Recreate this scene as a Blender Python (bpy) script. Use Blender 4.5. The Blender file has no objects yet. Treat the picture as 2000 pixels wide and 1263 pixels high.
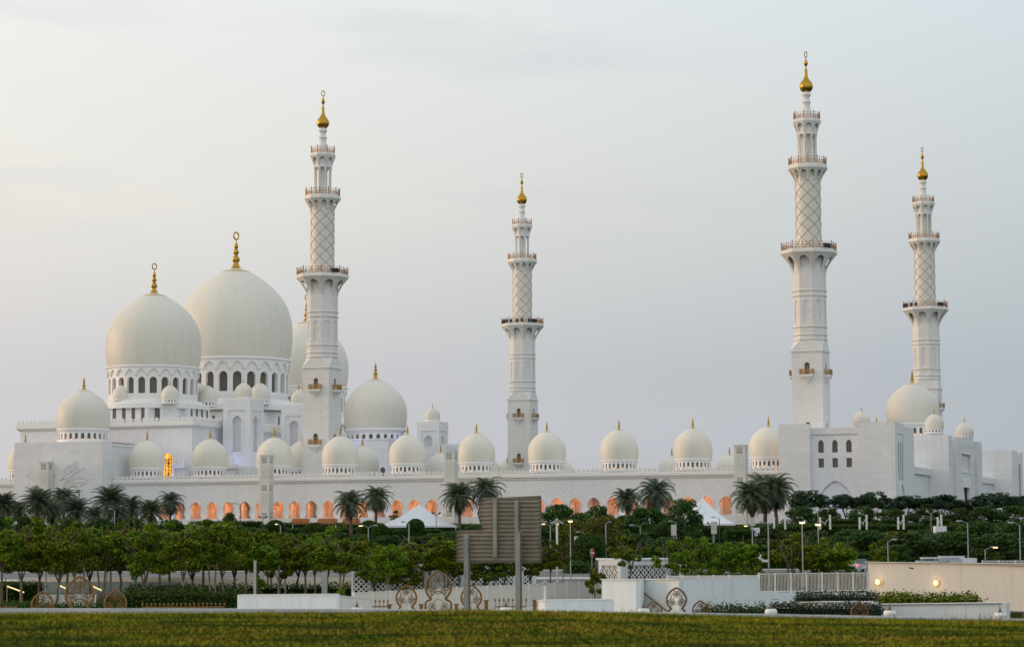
import bpy, math, random
import numpy as np
from mathutils import Vector, Matrix
from mathutils.geometry import tessellate_polygon
R = math.radians
PI = math.pi
random.seed(7)
SC = bpy.context.scene
COL = SC.collection

# ------------------------------------------------------------------ camera
F_PX, PITCH, ROLL, ZC = 4524.7, 0.0947, -0.0039, 5.2
_c, _s = math.cos(PITCH), math.sin(PITCH)
_cr, _sr = math.cos(ROLL), math.sin(ROLL)
RIGHT = Vector((_cr, -_s * _sr, _c * _sr))
UP = Vector((-_sr, -_s * _cr, _c * _cr))
FWD = Vector((0, _c, _s))
cam_d = bpy.data.cameras.new('camera')
cam = bpy.data.objects.new('camera', cam_d)
COL.objects.link(cam)
cam.matrix_world = Matrix(((RIGHT.x, UP.x, -FWD.x, 0), (RIGHT.y, UP.y, -FWD.y, 0), (RIGHT.z, UP.z, -FWD.z, ZC), (0, 0, 0, 1)))
cam_d.sensor_width = 36
cam_d.lens = F_PX / 2000 * 36
cam_d.dof.use_dof = True; cam_d.dof.focus_distance = 480; cam_d.dof.aperture_fstop = 2.2
cam_d.clip_start = 0.5
cam_d.clip_end = 20000
SC.camera = cam

# ------------------------------------------------------------------ light
SUN_AZ, SUN_EL = R(171), R(9)          # azimuth counter-clockwise from +X
world = bpy.data.worlds.new('World')
SC.world = world
world.use_nodes = True
wt = world.node_tree
wt.nodes.clear()
def wn(t, **k):
    n = wt.nodes.new(t)
    for a, b in k.items():
        setattr(n, a, b)
    return n
def wl(a, b): wt.links.new(a, b)
def wmath(op, a, b=None, clamp=False):
    n = wn('ShaderNodeMath', operation=op, use_clamp=clamp)
    for i, v in enumerate((a, b)):
        if v is None: continue
        if isinstance(v, (int, float)): n.inputs[i].default_value = v
        else: wl(v, n.inputs[i])
    return n.outputs[0]
def wramp(fac, stops):
    n = wn('ShaderNodeValToRGB')
    cr = n.color_ramp
    while len(cr.elements) < len(stops): cr.elements.new(0.5)
    for e, (p, c) in zip(cr.elements, stops):
        e.position = p; e.color = (*c, 1)
    wl(fac, n.inputs[0])
    return n.outputs[0]
def wmix(fac, a, b, mode='MIX'):
    n = wn('ShaderNodeMix', data_type='RGBA', blend_type=mode)
    if isinstance(fac, (int, float)): n.inputs[0].default_value = fac
    else: wl(fac, n.inputs[0])
    for i, v in ((6, a), (7, b)):
        if isinstance(v, tuple): n.inputs[i].default_value = (*v, 1)
        else: wl(v, n.inputs[i])
    return n.outputs[2]
sky = wn('ShaderNodeTexSky', sky_type='NISHITA', sun_disc=False, sun_elevation=SUN_EL,
         sun_rotation=R(90) - SUN_AZ, air_density=1.0, dust_density=4.0, ozone_density=1.0)
tc = wn('ShaderNodeTexCoord')
sep = wn('ShaderNodeSeparateXYZ'); wl(tc.outputs['Generated'], sep.inputs[0])
elev = sep.outputs[2]
# pale evening veil of high cloud: lilac grey at the horizon, cream above it, bright overhead
e01 = wmath('MULTIPLY_ADD', elev, 1.0); e01.node.inputs[2].default_value = 0.0
warm = wramp(e01, [(0.0, (0.61, 0.59, 0.625)), (0.075, (0.655, 0.64, 0.655)), (0.145, (0.855, 0.82, 0.755)),
                   (0.19, (0.875, 0.865, 0.82)), (0.235, (0.90, 0.90, 0.87)), (0.5, (0.84, 0.86, 0.87)), (1.0, (0.66, 0.70, 0.75))])
cool = wramp(e01, [(0.0, (0.44, 0.475, 0.525)), (0.075, (0.455, 0.505, 0.55)), (0.145, (0.585, 0.63, 0.65)),
                   (0.19, (0.645, 0.695, 0.72)), (0.235, (0.68, 0.755, 0.80)), (0.5, (0.68, 0.76, 0.82)), (1.0, (0.66, 0.70, 0.75))])
side = wmath('MULTIPLY_ADD', sep.outputs[0], 2.2, True); side.node.inputs[2].default_value = 0.5
veil = wmix(side, warm, cool)
# the eastern half of the sky, behind the viewer, is a brighter cool white
back = wmath('MULTIPLY_ADD', sep.outputs[1], -1.6, True); back.node.inputs[2].default_value = -0.1
veil = wmix(back, veil, wmix(side, (0.98, 0.95, 0.92), (0.86, 0.95, 1.02)))
# thin grey streaks
mp = wn('ShaderNodeMapping'); mp.inputs['Scale'].default_value = (5.0, 5.0, 26.0); mp.inputs['Location'].default_value = (1.7, 0.4, 3.35)
wl(tc.outputs['Generated'], mp.inputs[0])
nz = wn('ShaderNodeTexNoise'); nz.inputs['Scale'].default_value = 1.0; nz.inputs['Detail'].default_value = 5; nz.inputs['Roughness'].default_value = 0.5
wl(mp.outputs[0], nz.inputs[0])
streak = wmath('MULTIPLY', wramp(nz.outputs[0], [(0.53, (0, 0, 0)), (0.72, (1, 1, 1))]), 0.35)
veil = wmix(streak, veil, (0.56, 0.59, 0.64))
base = wmix(1.0, sky.outputs[0], (0.10, 0.10, 0.10), 'MULTIPLY')
mixsky = wmix(0.90, base, veil)
bg = wn('ShaderNodeBackground'); bg.inputs[1].default_value = 1.0
wl(mixsky, bg.inputs[0])
wo = wn('ShaderNodeOutputWorld'); wl(bg.outputs[0], wo.inputs[0])

sun_d = bpy.data.lights.new('sun', 'SUN')
sun_d.energy = 1.25; sun_d.angle = R(14); sun_d.color = (1.0, 0.66, 0.40)
sun = bpy.data.objects.new('sun', sun_d); COL.objects.link(sun)
sdir = Vector((math.cos(SUN_EL) * math.cos(SUN_AZ), math.cos(SUN_EL) * math.sin(SUN_AZ), math.sin(SUN_EL)))
sun.rotation_euler = sdir.to_track_quat('Z', 'Y').to_euler()
sun.location = (0, 0, 60)
SC.view_settings.view_transform = 'Standard'
SC.view_settings.look = 'None'
SC.view_settings.exposure = 0.1
SC.view_settings.gamma = 1.0
SC.cycles.max_bounces = 6
SC.cycles.use_denoising = True
SC.cycles.sample_clamp_indirect = 4.0

# ------------------------------------------------------------------ materials
def mat(name, color=(0.5, 0.5, 0.5), rough=0.6, metal=0.0, emit=None, estr=0.0, spec=None):
    m = bpy.data.materials.new(name); m.use_nodes = True
    b = m.node_tree.nodes['Principled BSDF']
    b.inputs['Base Color'].default_value = (*color, 1)
    b.inputs['Roughness'].default_value = rough
    b.inputs['Metallic'].default_value = metal
    if spec is not None: b.inputs['Specular IOR Level'].default_value = spec
    if emit:
        b.inputs['Emission Color'].default_value = (*emit, 1)
        b.inputs['Emission Strength'].default_value = estr
    return m
class NT:
    def __init__(s, m):
        s.t = m.node_tree; s.b = s.t.nodes['Principled BSDF']
    def n(s, t, **k):
        n = s.t.nodes.new(t)
        for a, b in k.items(): setattr(n, a, b)
        return n
    def l(s, a, b): s.t.links.new(a, b)
    def math(s, op, a, b=None, c=None, clamp=False):
        n = s.n('ShaderNodeMath', operation=op, use_clamp=clamp)
        for i, v in enumerate((a, b, c)):
            if v is None: continue
            if isinstance(v, (int, float)): n.inputs[i].default_value = v
            else: s.l(v, n.inputs[i])
        return n.outputs[0]
    def mix(s, fac, a, b, mode='MIX'):
        n = s.n('ShaderNodeMix', data_type='RGBA', blend_type=mode)
        if isinstance(fac, (int, float)): n.inputs[0].default_value = fac
        else: s.l(fac, n.inputs[0])
        for i, v in ((6, a), (7, b)):
            if isinstance(v, tuple): n.inputs[i].default_value = (*v, 1)
            else: s.l(v, n.inputs[i])
        return n.outputs[2]
    def noise(s, vec, scale, detail=3, rough=0.5):
        n = s.n('ShaderNodeTexNoise'); n.inputs['Scale'].default_value = scale
        n.inputs['Detail'].default_value = detail; n.inputs['Roughness'].default_value = rough
        if vec is not None: s.l(vec, n.inputs['Vector'])
        return n.outputs[0]
    def ramp(s, fac, stops):
        n = s.n('ShaderNodeValToRGB'); cr = n.color_ramp
        while len(cr.elements) < len(stops): cr.elements.new(0.5)
        for e, (p, c) in zip(cr.elements, stops):
            e.position = p; e.color = (*c, 1)
        s.l(fac, n.inputs[0]); return n.outputs[0]
    def obj(s): return s.n('ShaderNodeTexCoord').outputs['Object']
    def sep(s, v):
        n = s.n('ShaderNodeSeparateXYZ'); s.l(v, n.inputs[0]); return n.outputs
    def comb(s, x, y, z=0.0):
        n = s.n('ShaderNodeCombineXYZ')
        for i, v in enumerate((x, y, z)):
            if isinstance(v, (int, float)): n.inputs[i].default_value = v
            else: s.l(v, n.inputs[i])
        return n.outputs[0]
    def out(s, col): s.l(col, s.b.inputs['Base Color'])

def marble(name, base, bw, bh, mortar, dark=0.86, diag=False, polar=False, var=0.05, rough=0.45):
    m = mat(name, base, rough); t = NT(m)
    o = t.obj(); x = t.sep(o)
    if polar:
        a = t.math('ARCTAN2', x[1], x[0])
        vec = t.comb(a, x[2])
    elif diag:
        h = t.math('ADD', x[0], x[1])
        vec = t.comb(t.math('MULTIPLY', t.math('ADD', h, x[2]), 0.7071), t.math('MULTIPLY', t.math('SUBTRACT', x[2], h), 0.7071))
    else:
        vec = t.comb(t.math('ADD', x[0], x[1]), x[2])
    br = t.n('ShaderNodeTexBrick'); t.l(vec, br.inputs['Vector'])
    if diag: br.offset = 0.0
    hi = tuple(min(0.95, c * (1 + var)) for c in base); lo = tuple(c * (1 - var) for c in base)
    br.inputs['Color1'].default_value = (*hi, 1); br.inputs['Color2'].default_value = (*lo, 1)
    br.inputs['Mortar'].default_value = (*(c * dark for c in base), 1)
    br.inputs['Scale'].default_value = 1.0
    br.inputs['Mortar Size'].default_value = mortar
    br.inputs['Mortar Smooth'].default_value = 0.3
    br.inputs['Brick Width'].default_value = bw; br.inputs['Row Height'].default_value = bh
    nz = t.noise(o, 0.9 if polar else 0.12, 4)
    col = t.mix(t.math('MULTIPLY', nz, 0.16), br.outputs['Color'], tuple(c * 0.72 for c in base))
    # rain streaks: noise stretched vertically
    mp = t.n('ShaderNodeMapping'); mp.inputs['Scale'].default_value = (9, 9, .5) if polar else (1.1, 1.1, .06); t.l(o, mp.inputs[0])
    stx = t.ramp(t.noise(mp.outputs[0], 1.0, 4, 0.6), [(0.5, (0, 0, 0)), (0.75, (1, 1, 1))])
    col = t.mix(t.math('MULTIPLY', stx, 0.22), col, tuple(c * f for c, f in zip(base, (0.66, 0.64, 0.60))))
    if polar:
        oi = t.n('ShaderNodeObjectInfo'); col = t.mix(1.0, col, t.ramp(oi.outputs['Random'], [(0.0, (0.93, 0.93, 0.925)), (1.0, (1.0, 0.995, 0.985))]), 'MULTIPLY')
    t.out(col)
    return m
W0 = (0.775, 0.785, 0.80)  # faint blue of the lamp wash is put into this base colour
M = {}
M['marble'] = marble('white_marble_blocks', W0, 1.5, 0.75, 0.05, 0.90, var=0.035)
M['marble_big'] = marble('white_marble_slabs', W0, 2.4, 1.2, 0.05, 0.90, var=0.04)
M['diamond'] = marble('white_marble_diamond_cladding', (0.80, 0.81, 0.835), 1.15, 1.15, 0.06, 0.90, diag=True, var=0.03)  # cladding tint also carries the painted-in bluish lamp wash
M['dome'] = marble('dome_mosaic', (0.785, 0.755, 0.665), 0.075, 0.028, 0.004, 0.93, polar=True, var=0.03, rough=0.5)
M['trim'] = mat('white_marble_trim', (0.79, 0.785, 0.765), 0.5)
M['roof'] = mat('pale_roof', (0.70, 0.69, 0.66), 0.8)
M['relief'] = mat('carved_marble_relief', (0.74, 0.735, 0.72), 0.6)
M['gold'] = mat('polished_gold', (0.50, 0.30, 0.04), 0.38, 1.0)
M['bronze'] = mat('bronze_railing', (0.36, 0.20, 0.09), 0.45, 0.6)
M['bronze_dark'] = mat('dark_bronze', (0.12, 0.075, 0.04), 0.5, 0.4)
M['lattice_rib'] = mat('shaft_rib_stone', (0.40, 0.34, 0.245), 0.6)
M['glass'] = mat('dark_window_lattice', (0.115, 0.105, 0.09), 0.35)
M['glow'] = mat('window_lamp_glow', (0.9, 0.5, 0.2), 0.5, emit=(1.0, 0.42, 0.12), estr=1.3)
M['lit'] = mat('lit_window_glass', (0.9, 0.6, 0.1), 0.5, emit=(1.0, 0.56, 0.05), estr=1.15)
def lit_setup(m):
    t = NT(m); x = t.sep(t.obj())
    nz = t.noise(t.obj(), 0.8, 2)
    t.l(t.ramp(nz, [(0.35, (0.62, 0.17, 0.005)), (0.52, (1.0, 0.42, 0.03)), (0.72, (1.0, 0.68, 0.14))]), t.b.inputs['Emission Color'])
lit_setup(M['lit'])
M['dark'] = mat('dark_interior', (0.03, 0.03, 0.03), 0.8)
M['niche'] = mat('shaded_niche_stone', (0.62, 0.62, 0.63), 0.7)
M['speaker'] = mat('black_loudspeaker', (0.03, 0.03, 0.035), 0.5)

# ------------------------------------------------------------------ geometry helpers
def ray(px, py):
    return (FWD + RIGHT * ((px - 1000) / F_PX) + UP * ((631.5 - py) / F_PX))
def U(px, py, Y):
    d = ray(px, py); t = Y / d.y
    return Vector((d.x * t, Y, ZC + d.z * t))
def ZAT(px, py, Y): return U(px, py, Y).z
def SCL(Y): return Y / F_PX
OX, OY, MA = -46.213, 561.68, -0.3656
CA, SA = math.cos(MA), math.sin(MA)
def MW(u, v): return (OX + u * CA - v * SA, OY + u * SA + v * CA)
def _uv(d): return d.x * CA + d.y * SA, -d.x * SA + d.y * CA
CU, CV = (-OX) * CA + (-OY) * SA, -(-OX) * SA + (-OY) * CA
def hv(px, py, v):
    d = ray(px, py); du, dv = _uv(d); t = (v - CV) / dv
    return CU + du * t, ZC + d.z * t
def hu(px, py, u):
    d = ray(px, py); du, dv = _uv(d); t = (u - CU) / du
    return CV + dv * t, ZC + d.z * t
ZF = ZC + 5.0       # mosque floor level

class MB:
    def __init__(s): s.v = []; s.f = []; s.mi = []; s.cur = 0
    def add(s, vs, fs):
        n = len(s.v); s.v += [tuple(p) for p in vs]
        for f in fs: s.f.append(tuple(i + n for i in f)); s.mi.append(s.cur)
    def box(s, x0, x1, y0, y1, z0, z1):
        s.add([(x0, y0, z0), (x1, y0, z0), (x1, y1, z0), (x0, y1, z0), (x0, y0, z1), (x1, y0, z1), (x1, y1, z1), (x0, y1, z1)],
              [(0, 3, 2, 1), (4, 5, 6, 7), (0, 1, 5, 4), (1, 2, 6, 5), (2, 3, 7, 6), (3, 0, 4, 7)])
    def quad(s, a, b, c, d): s.add([a, b, c, d], [(0, 1, 2, 3)])
    def prism(s, poly, z0, z1, top=True, bottom=True, poly2=None):
        n = len(poly); q = poly2 or poly
        vs = [(x, y, z0) for x, y in poly] + [(x, y, z1) for x, y in q]
        fs = [(i, (i + 1) % n, n + (i + 1) % n, n + i) for i in range(n)]
        if top: fs.append(tuple(range(n, 2 * n)))
        if bottom: fs.append(tuple(range(n - 1, -1, -1)))
        s.add(vs, fs)
    def lathe(s, prof, n=32, cx=0, cy=0, z=0, a0=0.0, cap=False):
        vs = []; m = len(prof)
        for k in range(n):
            a = a0 + 2 * PI * k / n; ca, sa = math.cos(a), math.sin(a)
            for r, h in prof: vs.append((cx + r * ca, cy + r * sa, z + h))
        fs = []
        for k in range(n):
            k2 = (k + 1) % n
            for i in range(m - 1):
                fs.append((k * m + i, k2 * m + i, k2 * m + i + 1, k * m + i + 1))
        if cap: fs.append(tuple(k * m + m - 1 for k in range(n)))
        s.add(vs, fs)
    def tube(s, pts, r, n=5, closed=False, cap=True):
        pts = [Vector(p) for p in pts]; m = len(pts)
        rs = r if isinstance(r, (list, tuple)) else [r] * m
        vs = []; prev = None
        for i, p in enumerate(pts):
            if closed: d = pts[(i + 1) % m] - pts[i - 1]
            else: d = pts[min(i + 1, m - 1)] - pts[max(i - 1, 0)]
            if d.length < 1e-9: d = Vector((0, 0, 1))
            d.normalize()
            if prev is None:
                a = Vector((0, 0, 1)) if abs(d.z) < 0.9 else Vector((1, 0, 0))
                x = d.cross(a).normalized()
            else:
                x = (prev - d * prev.dot(d))
                x = x.normalized() if x.length > 1e-6 else d.orthogonal().normalized()
            prev = x; y = d.cross(x)
            for k in range(n):
                an = 2 * PI * k / n
                vs.append(p + (x * math.cos(an) + y * math.sin(an)) * rs[i])
        fs = []
        for i in range(m if closed else m - 1):
            j = (i + 1) % m
            for k in range(n):
                k2 = (k + 1) % n
                fs.append((i * n + k, i * n + k2, j * n + k2, j * n + k))
        if cap and not closed:
            fs.append(tuple(range(n - 1, -1, -1))); fs.append(tuple((m - 1) * n + k for k in range(n)))
        s.add(vs, fs)
    def rod(s, a, b, r, n=6, r2=None): s.tube([a, b], [r, r if r2 is None else r2], n)
    def sphere(s, c, r, n=12, m=8, sz=1.0):
        prof = [(r * math.sin(PI * i / m), -r * sz * math.cos(PI * i / m)) for i in range(m + 1)]
        s.lathe(prof, n, c[0], c[1], c[2])
    def bar(s, p, q, w, h):
        """box of width w (horizontal) and height h along p->q"""
        p, q = Vector(p), Vector(q); d = (q - p)
        if d.length < 1e-9: return
        d.normalize(); up = Vector((0, 0, 1)) if abs(d.z) < 0.99 else Vector((1, 0, 0))
        x = d.cross(up).normalized(); y = x.cross(d)
        o = [x * w / 2 + y * h / 2, -x * w / 2 + y * h / 2, -x * w / 2 - y * h / 2, x * w / 2 - y * h / 2]
        s.add([p + k for k in o] + [q + k for k in o], [(0, 1, 2, 3), (7, 6, 5, 4), (0, 4, 5, 1), (1, 5, 6, 2), (2, 6, 7, 3), (3, 7, 4, 0)])
    def wall(s, mapf, outer, holes=(), reveal=None):
        """flat wall with holes: mapf(a,z,d)->3D point, d = depth inwards"""
        loops = [outer] + list(holes)
        flat = [p for l in loops for p in l]
        tris = tessellate_polygon([[Vector((p[0], p[1], 0)) for p in l] for l in loops])
        s.add([mapf(a, z, 0) for a, z in flat], [tuple(t) for t in tris])
        if reveal:
            for l in holes:
                n = len(l)
                s.add([mapf(a, z, 0) for a, z in l] + [mapf(a, z, reveal) for a, z in l],
                      [(i, (i + 1) % n, n + (i + 1) % n, n + i) for i in range(n)])
    def build(s, name, mats, parent=None, origin=(0, 0, 0), smooth=False, loc=None, angle=None):
        me = bpy.data.meshes.new(name)
        ox, oy, oz = origin
        me.from_pydata([(x - ox, y - oy, z - oz) for x, y, z in s.v], [], s.f)
        if not isinstance(mats, (list, tuple)): mats = [mats]
        for m in mats: me.materials.append(m)
        if len(mats) > 1: me.polygons.foreach_set('material_index', s.mi)
        if smooth:
            me.polygons.foreach_set('use_smooth', [True] * len(me.polygons))
            if angle is not None: me.set_sharp_from_angle(angle=angle)
        me.update()
        return link(name, me, parent, loc)
def link(name, me, parent=None, loc=None):
    o = bpy.data.objects.new(name, me); COL.objects.link(o)
    if parent: o.parent = parent
    if loc is not None: o.location = loc
    return o
def tag(o, label=None, cat=None, group=None, kind=None):
    if label: o['label'] = label
    if cat: o['category'] = cat
    if group: o['group'] = group
    if kind: o['kind'] = kind
    return o
def thing(name, label, cat, loc=(0, 0, 0), rz=0.0, group=None):
    o = bpy.data.objects.new(name, None); COL.objects.link(o)
    o.empty_display_size = 0.3
    o.location = loc; o.rotation_euler = (0, 0, rz)
    return tag(o, label, cat, group)
def kids(o): return [c for c in bpy.data.objects if c.parent == o]
def dup(root, loc=None, rz=None, scale=None, label=None, group=None, tree=None):
    r = root.copy(); COL.objects.link(r)
    if loc is not None: r.location = loc
    if rz is not None: r.rotation_euler = (0, 0, rz)
    if scale is not None: r.scale = scale if isinstance(scale, tuple) else (scale,) * 3
    if label: r['label'] = label
    if group: r['group'] = group
    for ch in root.children:
        c = ch.copy(); COL.objects.link(c); c.parent = r
        for g in ch.children:
            d = g.copy(); COL.objects.link(d); d.parent = c
    return r
def arch_loop(cx, z0, w, h, n=10, pointed=0.0):
    """closed loop: straight jambs then a round (or slightly pointed) head; h is the full height"""
    r = w / 2; zs = z0 + h - r * (1 + pointed)
    pts = [(cx - r, z0)]
    for i in range(n + 1):
        a = PI - PI * i / n
        zz = math.sin(a); k = 1 + pointed * (1 - abs(math.cos(a))) ** 1.0
        pts.append((cx + r * math.cos(a), zs + r * zz * k))
    pts.append((cx + r, z0))
    return pts
def keyhole_loop(cx, z0, w, h, n=16, neck=0.86, flare=0.0, rr=None, fh=0.0):
    """keyhole arch: narrow jambs (or flared feet) under a horseshoe head with a point"""
    r = rr or w / 2; tip = 0.16 * r
    zc = z0 + h - r - tip; hw = r * neck
    a1 = math.acos(neck)          # horseshoe starts below the centre
    right = []
    for i in range(n + 1):
        a = -a1 + (PI / 2 + a1) * i / n
        t = max(0, (a - 0.6) / (PI / 2 - 0.6))
        right.append((cx + r * math.cos(a), zc + r * math.sin(a) + tip * t ** 2))
    if flare:
        foot = [(cx + flare, z0), (cx + flare * 0.93, z0 + fh * 0.35), (cx + hw * 1.02, z0 + fh)]
        foot = [p for p in foot if p[1] < right[0][1]]
    else:
        foot = [(cx + hw, z0)]
    rp = foot + right
    lp = [(2 * cx - x, z) for x, z in rp[:-1]]
    return lp + rp[::-1]
def merlons(mb, p0, p1, z, h=1.0, sp=1.1, th=0.22):
    p0, p1 = Vector((*p0, 0)), Vector((*p1, 0)); L = (p1 - p0).length
    n = max(1, int(L / sp)); d = (p1 - p0).normalized(); nn = Vector((-d.y, d.x, 0)) * th / 2
    shp = [(-.2, 0), (-.16, .28), (-.42, .48), (-.36, .68), (-.12, .82), (0, 1), (.12, .82), (.36, .68), (.42, .48), (.16, .28), (.2, 0)]
    shp = [(a * sp, b * h) for a, b in shp]; m = len(shp)
    for i in range(n):
        c = p0 + d * (L * (i + .5) / n)
        fr = [c + d * a - nn + Vector((0, 0, z + b)) for a, b in shp]
        bk = [c + d * a + nn + Vector((0, 0, z + b)) for a, b in shp]
        mb.add(fr + bk, [tuple(range(m)), tuple(range(2 * m - 1, m - 1, -1))] + [(k, m + k, m + (k + 1) % m, (k + 1) % m) for k in range(m)])
# ------------------------------------------------------------------ domes (unit radius, base at z=0)
SHELL = [(0.95, 0), (0.972, .08), (.987, .18), (.997, .30), (1, .42), (.997, .53), (.984, .66), (.955, .78), (.912, .90), (.848, 1.02), (.765, 1.13),
         (.66, 1.24), (.54, 1.345), (.415, 1.435), (.29, 1.508), (.17, 1.562), (.08, 1.59), (.0, 1.61)]
FIN = [(.262, -.015), (.255, .0), (.20, .018), (.135, .05), (.09, .095), (.058, .15), (.052, .165), (.085, .20), (.09, .225), (.07, .26), (.038, .285), (.045, .295), (.04, .305),
       (.062, .33), (.068, .352), (.05, .385), (.03, .405), (.036, .415), (.045, .435), (.05, .455), (.034, .49), (.016, .515), (.02, .525), (.011, .56)]
FIN2 = [(r * (1 if h < .05 else .76), h) for r, h in FIN]
def ring_wall(mb, r, z0, z1, n, wf, ztop, pointed=0.15, depth=0.05, a0=0.0):
    """cylinder wall made of n bays, each with an arched opening standing on z0"""
    b = 2 * PI / n
    loop = [(-b / 2, z0), (-b / 2, z1), (0, z1), (b / 2, z1), (b / 2, z0)]
    ar = arch_loop(0, z0, b * wf, 1.0, 8, 0)
    hw = b * wf / 2
    hole = [(hw, z0)]
    hm = r * hw                                     # half width in metres
    zs = ztop - hm * (1 + pointed)
    for i in range(9):
        a = PI * i / 8
        hole.append((hw * math.cos(a), zs + hm * math.sin(a) * (1 + pointed * (1 - abs(math.cos(a))))))
    hole.append((-hw, z0))
    poly = loop + hole
    tris = tessellate_polygon([[Vector((p[0] * r, p[1], 0)) for p in poly]])
    for k in range(n):
        c = a0 + k * b
        f = lambda a, z, d: ((r - d) * math.cos(c + a), (r - d) * math.sin(c + a), z)
        mb.add([f(a, z, 0) for a, z in poly], [tuple(t) for t in tris])
        m = len(hole)
        mb.add([f(a, z, 0) for a, z in hole] + [f(a, z, depth) for a, z in hole], [(i, i + 1, m + i + 1, m + i) for i in range(m - 1)])
    return hw, zs, hm
def pane_mesh(name, r, hw, z0, zs, hm, pointed, glow):
    mb = MB(); w = hw * 1.02
    mb.cur = 0
    loop = [(w, z0)] + [(w * math.cos(PI * i / 8), zs + hm * math.sin(PI * i / 8) * (1 + pointed * (1 - abs(math.cos(PI * i / 8))))) for i in range(9)] + [(-w, z0)]
    mb.add([(r * math.cos(a), r * math.sin(a), z) for a, z in loop], [tuple(range(len(loop)))])
    if glow:
        mb.cur = 1; g = z0 + (zs - z0) * 0.22; q = w * 0.55; r2 = r + .012
        mb.add([(r2 * math.cos(q), r2 * math.sin(q), z0 + .005), (r2 * math.cos(q), r2 * math.sin(q), g), (r2 * math.cos(q), -r2 * math.sin(q), g), (r2 * math.cos(q), -r2 * math.sin(q), z0 + .005)], [(0, 1, 2, 3)])
    me = bpy.data.meshes.new(name); me.from_pydata(mb.v, [], mb.f)
    me.materials.append(M['glass']); me.materials.append(M['glow'])
    me.polygons.foreach_set('material_index', mb.mi); me.update()
    return me
def as_mesh(mb, name, m, smooth=False, angle=None):
    o = mb.build(name, m, smooth=smooth, angle=angle); me = o.data
    bpy.data.objects.remove(o); return me
DOME = {}
def dome_protos():
    s = MB(); s.lathe(SHELL, 64); DOME['shell'] = as_mesh(s, 'dome', M['dome'], True)
    f = MB(); f.lathe(FIN2 + [(0, .64)], 16); DOME['fin_spike'] = as_mesh(f, 'finial', M['gold'], True, R(50))
    f = MB(); f.lathe(FIN2 + [(.004, .575)], 20)
    fa = 0.92 - MA; cx, cy = math.cos(fa), math.sin(fa)
    f.tube([(cx * .062 * math.cos(t), cy * .062 * math.cos(t), .635 + .062 * math.sin(t)) for t in [2 * PI * i / 20 for i in range(20)]], .0125, 6, closed=True)
    DOME['fin_ring'] = as_mesh(f, 'finial', M['gold'], True, R(50))
    # small drum
    d = MB(); d.lathe([(.955, .0), (.99, -.015), (1.0, -.05), (.985, -.085), (.945, -.10), (.93, -.13), (.905, -.145)], 64)
    hw, zs, hm = ring_wall(d, .905, -.47, -.145, 24, .52, -.19, .15, .07)
    d.lathe([(.905, -.47), (.955, -.47), (.955, -.62), (.5, -.62)], 48)
    DOME['small'] = as_mesh(d, 'drum', M['trim'])
    DOME['small_p'] = [pane_mesh('window', .84, hw, -.47, zs, hm, .15, g) for g in (0, 1)]
    DOME['small_n'] = 24
    # large drum with a scalloped band under the shell
    d = MB(); d.lathe([(.955, .0), (.985, -.008), (.995, -.03), (.985, -.048), (.965, -.055)], 72)
    ring_wall(d, .965, -.215, -.055, 24, .86, -.085, .25, .035)
    d.lathe([(.93, -.055), (.93, -.085)], 72)
    hw, zs, hm = ring_wall(d, .93, -.60, -.085, 24, .62, -.255, .08, .075)
    d.lathe([(.855, -.60), (.93, -.60), (.93, -.72), (1.0, -.735), (1.16, -.83), (1.16, -.92)], 72)
    DOME['large'] = as_mesh(d, 'drum', M['trim'])
    DOME['large_p'] = [pane_mesh('window', .862, hw, -.60, zs, hm, .08, g) for g in (0, 1)]
    DOME['large_n'] = 24
    # mini drum with a dozen little windows
    d = MB(); d.lathe([(.955, .0), (.98, -.02), (.975, -.06), (.94, -.08)], 40)
    hw, zs, hm = ring_wall(d, .94, -.38, -.08, 16, .42, -.13, .2, .07)
    d.lathe([(.94, -.38), (.98, -.38), (.98, -.55)], 40)
    DOME['mini'] = as_mesh(d, 'drum', M['trim'])
    DOME['mini_p'] = [pane_mesh('window', .875, hw, -.38, zs, hm, .2, g) for g in (0, 0)]
    DOME['mini_n'] = 16
    d = MB(); d.lathe([(.955, .0), (1.0, -.02), (1.0, -.07), (.97, -.09), (.97, -.30), (1.25, -.34), (1.25, -.45)], 40)
    DOME['plain'] = as_mesh(d, 'drum', M['trim'])
dome_protos()
def add_dome(root, org, u, v, zb, r, kind, zs=1.0, ring=False, glow=1):
    d = link('dome', DOME['shell'], root, (u - org[0], v - org[1], zb - org[2])); d.scale = (r, r, r * zs)
    link('drum', DOME[kind], d)
    f = link('finial', DOME['fin_ring' if ring else 'fin_spike'], d, (0, 0, 1.53))
    if kind + '_p' in DOME:
        n = DOME[kind + '_n']; vc = math.atan2(CV - v, CU - u)
        for k in range(n):
            a = 2 * PI * k / n; df = math.cos(a - vc)
            if df < 0.02: continue
            w = link('window', DOME[kind + '_p'][1 if (glow and df > 0.35 and k % 2 == 0) or glow == 2 else 0], d); w.rotation_euler = (0, 0, a)
    return d
def building(name, label, u, v, z=None, cat='building'):
    z = ZF if z is None else z
    x, y = MW(u, v)
    return thing(name, label, cat, (x, y, z), MA), (u, v, z)
def fv(v0, sgn=1):      # wall facing -v: a=u
    return lambda a, z, d: (a, v0 + d * sgn, z)
def fu(u0, sgn=-1):     # wall facing +u: a=v
    return lambda a, z, d: (u0 + d * sgn, a, z)
def rect(a0, a1, z0, z1): return [(a0, z0), (a0, z1), (a1, z1), (a1, z0)]

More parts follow.
